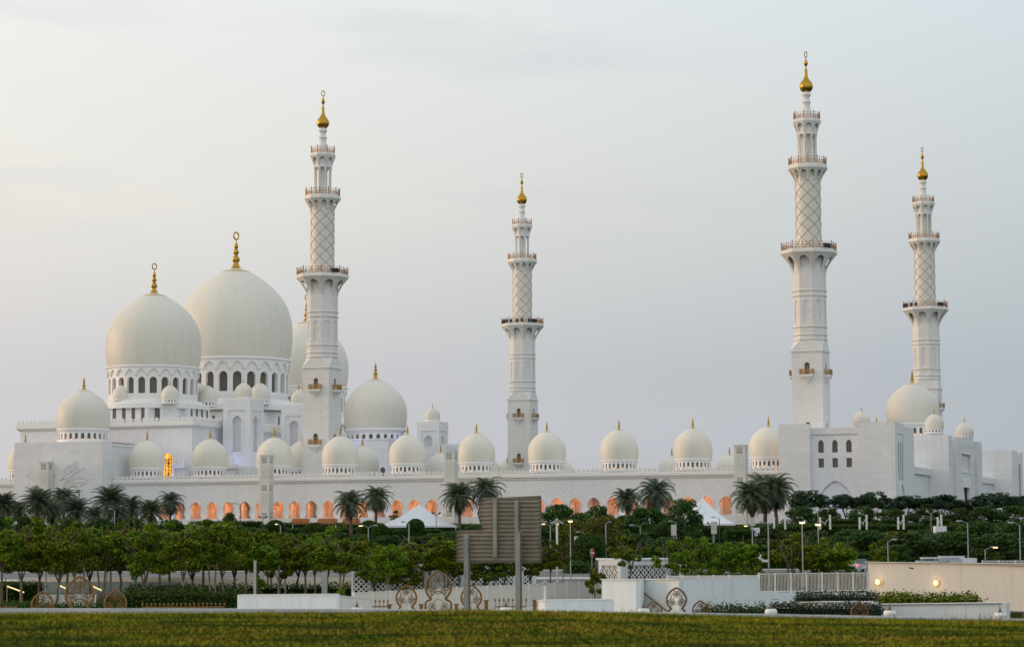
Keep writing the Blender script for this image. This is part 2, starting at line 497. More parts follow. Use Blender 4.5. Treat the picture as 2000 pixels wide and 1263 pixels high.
# ------------------------------------------------------------------ minarets
def corbel(mb, N, a0, R0, z0, R1, z1, ztop, wf, pw=1.7, steps=6, depth=0.3):
    hA = PI / N
    def rad(z):
        s = min(1, max(0, (z - z0) / (z1 - z0))); return R0 + (R1 - R0) * s ** pw
    for k in range(N):
        th = a0 + 2 * PI * k / N
        nx, ny = math.cos(th), math.sin(th)
        def mp(a, z, d):
            r = rad(z); ap = r * math.cos(hA) - d; x = a * r * math.sin(hA)
            return (nx * ap - ny * x, ny * ap + nx * x, z)
        zs = [z0 + (z1 - z0) * i / steps for i in range(steps + 1)]
        outer = [(-1, z) for z in zs] + [(1, z) for z in zs[::-1]]
        # arched hole, opening downwards between the ribs
        hz0 = z0 + (z1 - z0) * 0.02
        hole = []
        for i in range(13):
            a = PI * i / 12
            hole.append((wf * math.cos(a), ztop - (ztop - z0) * 0.42 + (ztop - z0) * 0.42 * math.sin(a) ** 0.9))
        hole = [(wf * 0.93, hz0), (wf * 1.0, z0 + (z1 - z0) * .25)] + hole + [(-wf * 1.0, z0 + (z1 - z0) * .25), (-wf * 0.93, hz0)]
        mb.wall(mp, outer, [hole], depth)
def ngon(N, r, a0): return [(r * math.cos(a0 + 2 * PI * k / N), r * math.sin(a0 + 2 * PI * k / N)) for k in range(N)]
def railing(mb, pts, z, h, bays, post=0.16, bar=0.07):
    n = len(pts)
    for i in range(n):
        p, q = Vector((*pts[i], z)), Vector((*pts[(i + 1) % n], z))
        mb.box(p.x - post / 2, p.x + post / 2, p.y - post / 2, p.y + post / 2, z, z + h * 1.28)
        for hh in (0.12, 0.62, 1.0):
            mb.bar(p + Vector((0, 0, h * hh)), q + Vector((0, 0, h * hh)), bar, bar)
        for k in range(1, bays):
            c = p.lerp(q, k / bays)
            mb.box(c.x - bar / 2, c.x + bar / 2, c.y - bar / 2, c.y + bar / 2, z, z + h)
            if k % 3 == 0: mb.box(c.x - post * .4, c.x + post * .4, c.y - post * .4, c.y + post * .4, z, z + h * 1.15)
        for k in range(bays):
            a, b = p.lerp(q, (k + .15) / bays), p.lerp(q, (k + .85) / bays)
            mb.bar(a + Vector((0, 0, h * .16)), b + Vector((0, 0, h * .6)), bar * .8, bar * .8)
            mb.bar(b + Vector((0, 0, h * .16)), a + Vector((0, 0, h * .6)), bar * .8, bar * .8)
def make_minaret():
    root = thing('minaret', '-', 'minaret', (0, 0, ZF), MA)
    og = (0, 0, ZF)
    H = 3.5; A8 = R(22.5)
    # base: square shaft with arched door niches on the sides
    b = MB()
    decks = (42.45, 29.1, 15.7)
    holes = [arch_loop(0, z, 1.25, 2.75, 8) for z in decks]
    sides = [lambda a, z, d: (a, -H + d, z), lambda a, z, d: (H - d, a, z), lambda a, z, d: (-H + d, -a, z), lambda a, z, d: (-a, H - d, z)]
    for i, f in enumerate(sides):
        b.wall(f, rect(-H, H, ZF, 47.55), holes if i < 3 else [], 0.55 if i < 3 else None)
    m = H + .22
    b.box(-m, m, -m, m, 47.55, 47.85)
    sq = []
    for k in range(8):            # octagon folded onto the square
        x, y = ngon(8, 1, A8)[k]
        s = H / max(abs(x), abs(y)); sq.append((max(-H, min(H, x * s * (1 if abs(x) < abs(y) else 1))), max(-H, min(H, y * s))))
    corner = []
    o8 = ngon(8, H / math.cos(A8), A8)
    # skirt with four slopes and four corner triangles
    q = [(H, H), (-H, H), (-H, -H), (H, -H)]
    z0, z1 = 47.85, 50.2
    for k in range(4):
        p1, p2 = o8[(2 * k) % 8], o8[(2 * k + 1) % 8]
        c1 = q[k]
        b.add([(p1[0], p1[1], z1), (p2[0], p2[1], z1), (c1[0] * 1.03, c1[1] * 1.03, z0)], [(0, 1, 2)])
        p3 = o8[(2 * k + 2) % 8]; c2 = q[(k + 1) % 4]
        b.add([(p2[0], p2[1], z1), (p3[0], p3[1], z1), (c2[0] * 1.03, c2[1] * 1.03, z0), (c1[0] * 1.03, c1[1] * 1.03, z0)], [(0, 1, 2, 3)])
    b.build('base', M['min_marble'], root, og)
    # octagonal stage
    R8 = H / math.cos(A8)
    s = MB()
    hw = R8 * math.sin(A8)
    for k in range(8):
        th = PI / 4 * k; nx, ny = math.cos(th), math.sin(th)
        def mp(a, z, d): return (nx * (H - d) - ny * a, ny * (H - d) + nx * a, z)
        s.wall(mp, rect(-hw, hw, 53.4, 60.2), [arch_loop(0, 54.2, 1.35, 5.0, 8)], .16)
        s.wall(lambda a, z, d: (nx * (H - .16 - d) - ny * a, ny * (H - .16 - d) + nx * a, z), rect(-.72, .72, 54.1, 59.3))
    s.prism(ngon(8, R8, A8), 50.2, 53.4, False, False)
    s.prism(ngon(8, R8, A8), 60.2, 70.0, False, False)
    s.build('octagonal_shaft', M['min_marble'], root, og)
    for z in (50.4, 51.45, 53.25, 60.25, 61.4):
        mo = MB(); mo.prism(ngon(8, R8 + .05, A8), z - .22, z - .06, poly2=ngon(8, R8 + .22, A8)); mo.prism(ngon(8, R8 + .22, A8), z - .06, z + .08)
        mo.build('moulding', M['min_trim'], root, og)
    # lattice shaft
    l = MB(); l.lathe([(2.86, 70.4), (2.86, 89.5)], 40); l.build('lattice_shaft', M['shaft'], root, og, smooth=True)
    rb = MB()
    for sg in (-1, 1):
        for k in range(6):
            pts = []
            for i in range(41):
                z = 70.6 + (87.0 - 70.6) * i / 40
                a = sg * 2 * PI * (z - 70.6) / 17.2 + 2 * PI * k / 6 + 0.2
                pts.append((2.87 * math.cos(a), 2.87 * math.sin(a), z))
            rb.tube(pts, .075, 5, cap=False)
    rb.build('lattice_rib', M['lattice_rib'], root, og, smooth=True)
    # balconies: corbel, deck, railing
    def gallery(N, a0, R0, z0, R1, z1, ztop, rimz, wf, bays, pw, railh, inner):
        g = MB(); corbel(g, N, a0 + PI / N, R0, z0, R1 * .985, z1, ztop, wf, pw)
        g.prism(ngon(N, R1, a0), z1, z1 + (rimz - z1) * .55); g.prism(ngon(N, R1 - .14, a0), z1 + (rimz - z1) * .55, rimz)
        if inner: g.prism(ngon(N, inner, a0), z0 - .05, z1, False, False)
        o = g.build('gallery', M['min_trim'], root, og)
        r = MB(); railing(r, ngon(N, R1 - .3, a0), rimz, railh, bays)
        r.build('railing', M['bronze'], o, og)
    gallery(8, A8, R8, 65.3, 6.5, 69.75, 69.1, 70.6, .60, 6, 1.6, 1.5, 0)
    gallery(12, R(15), 2.98, 86.35, 4.5, 89.05, 88.65, 90.05, .60, 3, 1.3, 1.45, 0)
    gallery(8, R(0), 2.35, 97.3, 3.3, 99.75, 99.35, 100.5, .66, 3, 1.1, 1.4, 2.3)
    # columned lantern
    c = MB(); c.prism(ngon(16, 1.05, 0), 90.05, 97.3, False, False); c.prism(ngon(8, 2.42, 0), 96.95, 97.3)
    c.build('lantern_core', M['min_trim'], root, og)
    for k in range(8):
        a = 2 * PI * k / 8
        cm = MB(); cm.lathe([(.42, 90.05), (.42, 90.5), (.3, 90.6), (.29, 96.2), (.34, 96.3), (.44, 96.75), (.44, 96.96)], 12, 1.92 * math.cos(a), 1.92 * math.sin(a))
        cm.build('column', M['min_trim'], root, og, smooth=True, angle=R(40))
    vz = MB(); vz.lathe([(1.75, 100.5), (1.35, 101.6), (1.15, 102.2), (.93, 102.8), (.8, 103.5), (.8, 103.9), (.88, 104.2), (1.02, 104.5), (.9, 104.65), (.76, 105.0), (.72, 105.3), (.78, 105.75), (1.05, 106.1), (.98, 106.35), (.86, 106.8)], 24)
    vz.build('spire', M['min_trim'], root, og, smooth=True, angle=R(45))
    f = MB(); f.lathe([(.6, 106.75), (.82, 106.82), (1.15, 107.1), (1.42, 107.55), (1.53, 108.05), (1.48, 108.5), (1.3, 108.95), (1.0, 109.35), (.68, 109.75), (.47, 110.2), (.36, 110.8), (.32, 112.0), (.2, 112.1), (.17, 112.7),
                       (.3, 113.0), (.47, 113.3), (.47, 113.55), (.3, 113.95), (.12, 114.4), (.06, 114.8)], 24)
    fa = 0.92 - MA; cx, cy = math.cos(fa), math.sin(fa)
    f.tube([(cx * .62 * math.cos(t), cy * .62 * math.cos(t), 115.48 + .66 * math.sin(t)) for t in [2 * PI * i / 20 for i in range(20)]], .11, 6, closed=True)
    f.build('finial', M['gold'], root, og, smooth=True, angle=R(50))
    # little balconies with doors on three sides
    ba, ra, do = MB(), MB(), MB()
    for lv, z in enumerate(decks):
        for i, (fx, rz) in enumerate(((0, 0), (1, PI / 2), (2, -PI / 2))):
            if lv == 2 and i: continue
            ca, sa = math.cos(rz), math.sin(rz)
            T = lambda x, y, zz: (x * ca - y * sa, x * sa + y * ca, zz)
            def tb(mb, *bx):
                t = MB(); t.box(*bx); mb.add([T(*p) for p in t.v], t.f)
            g = MB()
            tb(g, -1.5, 1.5, -H - 1.15, -H, z - .42, z)
            tb(g, -1.35, 1.35, -H - 1.0, -H, z - .62, z - .42)
            pr = [(-1.35, -H), (-1.35, -H - 1.0), (1.35, -H - 1.0), (1.35, -H)]
            pr2 = [(-.12, -H), (-.12, -H - .12), (.12, -H - .12), (.12, -H)]
            n = 4; vs = [T(x, y, z - .62) for x, y in pr] + [T(x * .35 + a * .65, y * .35 + b_ * .65, z - 1.2) for (x, y), (a, b_) in zip(pr, pr2)] + [T(x, y, z - 2.0) for x, y in pr2]
            g.add(vs, [(j, (j + 1) % 4, 4 + (j + 1) % 4, 4 + j) for j in range(4)] + [(4 + j, 4 + (j + 1) % 4, 8 + (j + 1) % 4, 8 + j) for j in range(4)])
            o = g.build('balcony', M['min_trim'], root, og)
            r = MB()
            for x in (-1.42, -.75, .75, 1.42): tb(r, x - .08, x + .08, -H - 1.1, -H - .94, z, z + 1.35)
            for y in (-H - .06,):
                for x in (-1.42, 1.42): tb(r, x - .08, x + .08, y - .1, y + .06, z, z + 1.3)
            for hh in (.12, .65, 1.05):
                tb(r, -1.42, 1.42, -H - 1.06, -H - .98, z + hh, z + hh + .09)
                for x in (-1.42, 1.42): tb(r, x - .04, x + .04, -H - 1.0, -H, z + hh, z + hh + .09)
            for k in range(15):
                x = -1.3 + 2.6 * k / 14; tb(r, x - .03, x + .03, -H - 1.05, -H - .99, z, z + 1.05)
            r.build('railing', M['gold_rail'], o, og)
            d = MB(); tb(d, -.62, .62, -H + .5, -H + .54, z, z + 2.72); d.cur = 1
            for x in (-.5, 0, .5): tb(d, x - .06, x + .06, -H + .42, -H + .49, z, z + 1.9)
            tb(d, -.56, .56, -H + .42, -H + .49, z + 1.85, z + 2.0)
            d.cur = 0
            d.build('door', [M['niche_dark'], M['gold_rail']], root, og)
    return root
M['min_marble'] = marble('minaret_marble', (0.76, 0.75, 0.72), 1.5, 0.75, 0.05, 0.9)
M['min_trim'] = mat('minaret_trim', (0.745, 0.735, 0.70), 0.5)
M['niche_dark'] = mat('dark_door_glass', (0.10, 0.095, 0.085), 0.4)
M['gold_rail'] = mat('gilded_railing', (0.42, 0.25, 0.085), 0.42, 0.55)
M['shaft'] = marble('shaft_marble', (0.73, 0.70, 0.625), 0.85, 0.85, 0.04, 0.93, diag=True, var=0.04)
def place_minarets():
    m1 = make_minaret()
    spots = [(0, 0, 'tall white minaret standing right beside the large prayer hall domes, left end of the arcade'),
             (0, 138, 'farthest and smallest-looking white minaret, rising alone above the middle of the arcade'),
             (121.2, 0, 'tallest-looking nearest white minaret, rising behind the block with three arched windows'),
             (121, 138, 'white minaret at the far right, half hidden at its foot by the gatehouse dome')]
    for i, (u, v, lab) in enumerate(spots):
        x, y = MW(u, v)
        if i == 0: m1.location = (x, y, ZF); m1['label'] = lab; m1['group'] = 'four minarets of the mosque'; r = m1
        else: r = dup(m1, (x, y, ZF), MA, None, lab)
        if i in (0, 1, 3):
            g = MB()
            angs = {0: (-40, -33, -27), 1: (-150, -135, -120, -105, -85, -70, -50, -38), 3: (-165, -155, -148, -140, -120, -105)}[i]
            for a in angs:
                a = R(a); c, s_ = math.cos(a), math.sin(a)
                g.box(5.95 * c - .3, 5.95 * c + .3, 5.95 * s_ - .3, 5.95 * s_ + .3, 70.7, 71.7)
            g.build('loudspeaker', M['speaker'], r, (0, 0, ZF))
place_minarets()

# ------------------------------------------------------------------ front arcade
def arcade():
    root, og = building('courtyard_arcade', 'long white marble arcade with glowing horseshoe arches and a row of small domes', 35, -13)
    v0 = -17.0; u0, u1 = -95.0, 118.9
    zb, zc0, zc1, zm = 11.4, 19.6, 20.65, 21.95
    sp = 4.365; first = 9.88
    wall = MB(); trim = MB()
    k0 = int(math.ceil((u0 + 2.3 - first) / sp)); k1 = int((u1 - 2.3 - first) / sp)
    skip = lambda c: -73.2 < c < -47.2
    edges = []
    ks = [k for k in range(k0, k1 + 1)]
    lo = u0
    for k in ks:
        c = first + k * sp
        hi = c + sp / 2 if k != ks[-1] else u1
        kh = keyhole_loop(c, zb, 3.0, 4.05, 14, .80, 1.72, None, 0.98)
        outer = [(lo, zb), (lo, zc0), (hi, zc0), (hi, zb)]
        poly = outer + kh[::-1] if False else None
        # the opening stands on the plinth: one U-shaped polygon
        half = len(kh)
        ring = [(lo, zb), (lo, zc0), (hi, zc0), (hi, zb)] + [p for p in kh[::-1]]
        # make the loop run right foot -> head -> left foot
        if kh[-1][0] > kh[0][0]: ring = [(lo, zb), (lo, zc0), (hi, zc0), (hi, zb)] + kh[::-1]
        else: ring = [(lo, zb), (lo, zc0), (hi, zc0), (hi, zb)] + kh
        ring2 = []
        for p in ring:
            if not ring2 or (abs(p[0] - ring2[-1][0]) + abs(p[1] - ring2[-1][1])) > 1e-6: ring2.append(p)
        tris = tessellate_polygon([[Vector((p[0], p[1], 0)) for p in ring2]])
        wall.add([(a, v0, z) for a, z in ring2], [tuple(t) for t in tris])
        n = len(kh)
        wall.add([(a, v0, z) for a, z in kh] + [(a, v0 + .8, z) for a, z in kh], [(i, i + 1, n + i + 1, n + i) for i in range(n - 1)])
        wall.add([(a, v0 + .8, z) for a, z in ring2], [tuple(t) for t in tris])
        # raised archivolt
        ko = keyhole_loop(c, zb, 3.4, 4.28, 14, .82, 1.95, None, 0.9)
        m = min(len(kh), len(ko))
        if len(kh) == len(ko):
            trim.add([(a, v0 - .07, z) for a, z in kh] + [(a, v0 - .07, z) for a, z in ko] + [(a, v0, z) for a, z in kh] + [(a, v0, z) for a, z in ko],
                     [(i, i + 1, m + i + 1, m + i) for i in range(m - 1)] + [(m + i, m + i + 1, 3 * m + i + 1, 3 * m + i) for i in range(m - 1)] + [(i, i + 1, 2 * m + i + 1, 2 * m + i) for i in range(m - 1)])
        lo = hi
    wall.build('wall', M['diamond'], root, og)
    trim.build('arch_moulding', M['trim'], root, og)
    c = MB()
    c.box(u0, u1, v0 - .55, v0 + .8, zc0 + .45, zc1); c.box(u0, u1, v0 - .25, v0 + .8, zc0, zc0 + .45)
    c.box(u0, u1, v0 + .8, -3.5, zc1 - .3, zc1 - .05)
    c.build('cornice', M['trim'], root, og)
    p = MB(); merlons(p, (u0, v0 - .3), (u1, v0 - .3), zc1, zm - zc1, 1.1)
    p.box(u0, u1, v0 - .36, v0 - .24, zc1, zc1 + .32)
    p.build('parapet', M['trim'], root, og)
    # podium, inner colonnade and back wall
    q = MB(); q.box(u0, u1, v0 - .9, -2.6, ZF - 4, zb); q.build('podium', M['marble'], root, og)
    bw = MB(); bz = zb
    for j, vv in ((0, -11.5), (1, -5.0)):
        lo = u0
        for k in ks:
            c0 = first + k * sp + (0.9 if j == 0 else 0)
            if c0 > u1 - 2.4 : continue
            hi = c0 + sp / 2 if k != ks[-1] else u1
            see = (k % 4 in (0, 3)) or c0 > 60
            if j == 1 and c0 > 58: pass
            elif j == 1 and not see or (j == 1 and c0 < 30):
                bw.add([(lo, vv, bz), (lo, vv, zc0), (hi, vv, zc0), (hi, vv, bz)], [(0, 1, 2, 3)])
            else:
                kh = keyhole_loop(c0, bz, 2.9, 4.3, 10, .8, 1.65, None, .98)
                ring = [(lo, bz), (lo, zc0), (hi, zc0), (hi, bz)] + kh[::-1]
                tris = tessellate_polygon([[Vector((p_[0], p_[1], 0)) for p_ in ring]])
                bw.add([(a, vv, z) for a, z in ring], [tuple(t) for t in tris])
                n = len(kh)
                bw.add([(a, vv, z) for a, z in kh] + [(a, vv + .9, z) for a, z in kh], [(i, i + 1, n + i + 1, n + i) for i in range(n - 1)])
            lo = hi
    bw.build('inner_wall', M['inner'], root, og)
    cl = MB(); cl.box(u0, u1, v0 + .81, -4.9, 17.2, 17.4); cl.build('ceiling', M['inner'], root, og)
    # warm gallery lamps (their light is what tints the vaults)
    for k in range(-3, 8):
        uu = -7.73 + 17.37 * k + 4.3
        if not -46 < uu < 117: continue
        for vv, e in ((-13.8, 1.0), (-8.2, 1.3)):
            ld = bpy.data.lights.new('gallery_lamp', 'AREA'); ld.shape = 'RECTANGLE'; ld.size = 10.5; ld.size_y = 1.0
            ld.energy = 360 * e; ld.color = (1.0, 0.36, 0.14)
            lo_ = bpy.data.objects.new('gallery_lamp', ld); COL.objects.link(lo_); lo_.parent = root
            lo_.location = (uu - og[0], vv - og[1], 17.05 - og[2])
    for k in ks:
        uu = first + (k + .5) * sp
        if -75 < uu < -46 or uu > u1 - 1: continue
        ca_ = MB(); kh = keyhole_loop(-13.9, zb, 2.9, 4.4, 10, .82, 1.5, None, .9)
        ring = [(-16.18, zb), (-16.18, 17.2), (-11.52, 17.2), (-11.52, zb)] + kh[::-1]
        tris = tessellate_polygon([[Vector((a_, b_, 0)) for a_, b_ in ring]])
        for off in (-.35, .35): ca_.add([(uu + off, a_, b_) for a_, b_ in ring], [tuple(t) for t in tris])
        n = len(kh); ca_.add([(uu - .35, a_, b_) for a_, b_ in kh] + [(uu + .35, a_, b_) for a_, b_ in kh], [(i, i + 1, n + i + 1, n + i) for i in range(n - 1)])
        ca_.build('cross_vault', M['inner'], root, og)
    for k in range(-4, 8):
        if -70 < -7.7 + 17.37 * k < -50: continue
        add_dome(root, og, -7.73 + 17.37 * k, -10, 23.93, 4.36, 'small', 1.0)
    return root
M['inner'] = mat('gallery_plaster', (0.72, 0.66, 0.60), 0.7)
arcade()
def side_arcades():
    root, og = building('west_arcade', 'row of pale domes running back behind the left minaret', -9, 70)
    b = MB(); b.box(-14, -3.5, -2.4, 152, ZF - 3, 20.4); b.build('wall', M['diamond'], root, og)
    for k in range(1, 10):
        v = -10 + 17.6 * k
        if 56 < v < 84: continue
        add_dome(root, og, -8.8, v, 23.93, 4.36, 'small', 1.0)
    root, og = building('north_arcade', 'far row of pale domes peeping over the arcade parapet', 55, 146)
    b = MB(); b.box(-2, 118, 141, 151, ZF - 3, 20.4); b.build('wall', M['diamond'], root, og)
    for k in range(0, 6):
        add_dome(root, og, 8.7 + 17.55 * k, 146, 23.93, 4.36, 'small', 1.0)
side_arcades()

# ------------------------------------------------------------------ prayer hall
def tower(root, og, u, v, s, zt, kind):
    """square corner tower with keyhole niches and a small dome"""
    t = MB(); h = s / 2; z0 = ZF
    f1 = lambda a, z, d: (u + a, v - h + d, z); f2 = lambda a, z, d: (u + h - d, v + a, z)
    for f in (f1, f2):
        t.wall(f, rect(-h, h, z0, zt), [rect(-h * .66, h * .66, 27.6, zt - 2.6)], .28)
        g = lambda a, z, d, f=f: f(a, z, d + .28)
        t.wall(g, rect(-h * .66, h * .66, 27.6, zt - 2.6), [keyhole_loop(0, 28.6, 2.7, 9.2, 14, .86)], .9)
    t.add([(u - h, v + h, z0), (u - h, v - h, z0), (u - h, v - h, zt), (u - h, v + h, zt)], [(0, 1, 2, 3)])
    t.add([(u - h, v + h, z0), (u + h, v + h, z0), (u + h, v + h, zt), (u - h, v + h, zt)], [(0, 1, 2, 3)])
    t.box(u - h, u + h, v - h, v + h, zt, zt + .15)
    o = t.build('tower', M['marble'], root, og)
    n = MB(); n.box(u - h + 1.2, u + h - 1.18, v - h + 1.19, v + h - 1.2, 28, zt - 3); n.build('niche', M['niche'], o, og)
    add_dome(root, og, u, v, zt + .95, 2.3 if kind == 'plain' else 2.2, 'plain')
def arched_windows(root, og, f, cs, z0, w, h, name='window', m=None):
    for c in cs:
        g = MB(); l = arch_loop(c, z0, w, h, 8, .12)
        g.add([f(a, z, 0) for a, z in l], [tuple(range(len(l)))])
        g.build(name, m or M['glass'], root, og)
def prayer_hall():
    root, og = building('prayer_hall', 'great white prayer hall carrying three huge domes and a lit yellow window', -59, 40)
    # main body, two tiers
    ul, ur, v0, v1 = -86.5, -36.7, 2.0, 134.0
    b = MB(); lit = (-44.9, -42.0, 21.9, 28.0)
    b.wall(fv(v0), rect(ul, ur, ZF, 34.5), [arch_loop(-43.5, 20.4, 2.8, 7.7, 10, .08)], .7)
    b.wall(fu(ur), rect(v0, v1, ZF, 34.5))
    b.wall(fu(ul), rect(v0, v1, ZF, 34.5))
    b.build('wall', M['diamond'], root, og)
    g = MB(); l = arch_loop(-43.5, 20.4, 2.8, 7.7, 12, .08); g.add([(a, v0 + .65, z) for a, z in l], [tuple(range(len(l)))])
    w = g.build('lit_window', M['lit'], root, og); w['label'] = 'tall arched stained glass window glowing yellow'
    tr = MB()
    for zz in (22.2, 23.9, 25.6, 26.4): tr.box(-44.9, -42.1, v0 + .5, v0 + .58, zz, zz + .1)
    for uu in (-44.3, -43.5, -42.7): tr.box(uu - .05, uu + .05, v0 + .51, v0 + .57, 20.4, 27.6)
    for zc in (22.9, 25.6):
        for k in range(6):
            a = 2 * PI * k / 6
            tr.tube([(-43.5 + .62 * math.cos(a) + .6 * math.cos(t), v0 + .54, zc + .62 * math.sin(a) + .6 * math.sin(t)) for t in [2 * PI * i / 12 for i in range(12)]], .05, 4, closed=True)
    tr.build('tracery', M['bronze_dark'], w, og)
    c = MB()
    c.box(ul - .9, ur + .9, v0 - .9, v1 + .9, 34.9, 35.7); c.prism([(ul, v0), (ur, v0), (ur, v1), (ul, v1)], 34.2, 34.9, poly2=[(ul - .8, v0 - .8), (ur + .8, v0 - .8), (ur + .8, v1 + .8), (ul - .8, v1 + .8)])
    c.build('cornice', M['trim'], root, og)
    p = MB()
    merlons(p, (ul - .7, v0 - .6), (ur + .7, v0 - .6), 35.7, 1.45, 1.2); merlons(p, (ur + .6, v0 - .6), (ur + .6, v1), 35.7, 1.45, 1.2)
    p.box(ul - .75, ur + .75, v0 - .66, v0 - .54, 35.7, 36.1); p.box(ur + .54, ur + .66, v0, v1, 35.7, 36.1)
    p.build('parapet', M['trim'], root, og)
    # terraces under each great dome: stepped plan with lattice windows
    for (vc, r, half) in ((22, 12.46, 13.2), (67, 15.25, 16.0), (112, 12.46, 13.2)):
        zt = 41.3; uc = -58.8
        t = MB(); s = half; k = half * .42
        poly = [(-s, -k), (-s + 2, -k), (-s + 2, -k - 3), (-s + 4.5, -s + 2), (-k - 1, -s + 2), (-k, -s), (k, -s), (k + 1, -s + 2), (s - 4.5, -s + 2), (s - 2, -k - 3), (s - 2, -k), (s, -k),
                (s, k), (s - 2, k), (s - 2, k + 3), (s - 4.5, s - 2), (-s + 4.5, s - 2), (-s + 2, k + 3), (-s + 2, k), (-s, k)]
        t.prism([(uc + a, vc + b_) for a, b_ in poly], 35.7, zt)
        t.build('terrace', M['marble'], root, og)
        ff = lambda d: (lambda a, z, dd: (a, d, z))
        fr = vc - s - .03
        arched_windows(root, og, ff(fr), [uc - k * .75, uc - k * .25, uc + k * .25, uc + k * .75], 36.4, 1.0, 3.9)
        fr2 = vc - s + 2 - .03
        arched_windows(root, og, ff(fr2), [uc - s + 6.0, uc + s - 6.0], 36.2, 1.6, 4.0)
        gu = uc + s + .03
        arched_windows(root, og, lambda a, z, dd: (gu, a, z), [vc - k * .75, vc - k * .25, vc + k * .25, vc + k * .75], 36.4, 1.0, 3.9)
    add_dome(root, og, -59.3, 22, 51.3, 12.46, 'large', .985, True, 0)
    add_dome(root, og, -59.0, 67, 56.6, 15.95, 'large', 1.01, True, 0)
    add_dome(root, og, -58.9, 112, 51.6, 12.46, 'large', 1.0, True, 0)
    q = MB(); q.lathe([(15.2, 41.3), (15.2, 45.4)], 48, -59.0, 67); q.build('drum_base', M['marble'], root, og)
    # little domes on the terraces
    for (px, py, vv) in ((237, 779, 11.0), (332, 779, 11.0), (405, 784, 34), (390, 775, 40), (508, 779, 55), (583, 786, 80)):
        u, z = hv(px, py, vv); rr = 17.2 * SCL(MW(u, vv)[1]) * (1.15 if px in (405, 508) else 1)
        add_dome(root, og, u, vv, z, rr, 'mini')
    # niche towers along the courtyard side
    tower(root, og, -30.9, 18.3, 7.6, 41.7, 'plain'); tower(root, og, -28.6, 45.8, 7.2, 41.7, 'plain'); tower(root, og, -29.0, 137.5, 7.2, 41.7, 'plain')
    # lower range between body and arcade
    lr = MB(); lr.box(-36.6, -14.2, 8, 136, ZF, 24.6); lr.build('lower_range', M['diamond'], root, og)
    lp = MB()
    for a, b_, v, z in ((-40.5, -36.9, -1.0, 25.2), (-36.4, -27.0, 6.6, 25.2)):
        merlons(lp, (a, v), (b_, v), z, 1.7, 1.1); lp.box(a, b_, v - .4, v + 1.4, z - 1.1, z)
        lp.box(a + .4, b_ - .2, v + .2, v + 2.6, ZF, z - 1.1)
    lp.build('ledge', M['trim'], root, og)
    # courtyard entrance hall with its own dome
    e = MB(); e.wall(fv(58), rect(-25, -8.3, ZF, 33.0), [arch_loop(-9.9, 21.5, 1.5, 4.2, 8)], .4); e.wall(fu(-8.3), rect(58, 80, ZF, 33.0)); e.box(-25.2, -8.2, 57.8, 80.2, 33.0, 33.4)
    e.build('entrance_hall', M['diamond'], root, og)
    arched_windows(root, og, lambda a, z, d: (a, 58.35, z), [-9.9], 21.5, 1.5, 4.2)
    add_dome(root, og, -16.95, 69, 36.5, 8.62, 'small', 1.0, False, 0)
    dr = MB(); dr.lathe([(8.3, 33.2), (8.3, 31.6)], 48, -16.95, 69); dr.build('drum_base', M['trim'], root, og)
    # far wing seen over the parapet
    fw = MB(); u0, z0 = hv(760, 873, 100); u1, z1 = hv(871, 876, 100)
    fw.box(u0, u1, 100, 112, ZF, z0); fw.build('wing', M['relief_wall'], root, og)
    fw = MB(); u0, z0 = hv(862, 867, 118); u1, z1 = hv(898, 868, 118)
    fw.box(u0, u1, 118, 128, ZF, z0); fw.build('wing', M['relief_wall'], root, og)
def relief_panel():
    # shallow flowering branches carved in the marble: short curved ridges fanning out
    m = MB(); rnd = random.Random(3)
    for s in range(70):
        side = -1 if s % 2 else 1
        x, z = -60.5 + side * rnd.uniform(.8, 5.5), rnd.uniform(17.8, 22.2)
        a = PI / 2 - side * rnd.uniform(.1, 1.35); pts = []; L = rnd.uniform(2.2, 5.5); cv = side * rnd.uniform(-.25, .15)
        for i in range(9):
            pts.append((x, -22.02, z)); x += math.cos(a) * L / 8; z += math.sin(a) * L / 8; a += cv
        if max(p[2] for p in pts) > 27.5 or abs(x + 60.5) > 9.5: continue
        m.tube(pts, [.2 - .017 * i for i in range(9)], 5)
        for k in range(3):
            i = rnd.randint(3, 8); px, _, pz = pts[i]
            for j in range(5):
                t = 2 * PI * j / 5 + rnd.random(); m.bar((px, -22.03, pz), (px + .42 * math.cos(t), -22.05, pz + .42 * math.sin(t)), .07, .16)
    return m
M['relief_wall'] = marble('carved_wall_marble', (0.77, 0.78, 0.79), 2.4, 1.2, 0.05, 0.9, var=0.03)
prayer_hall()
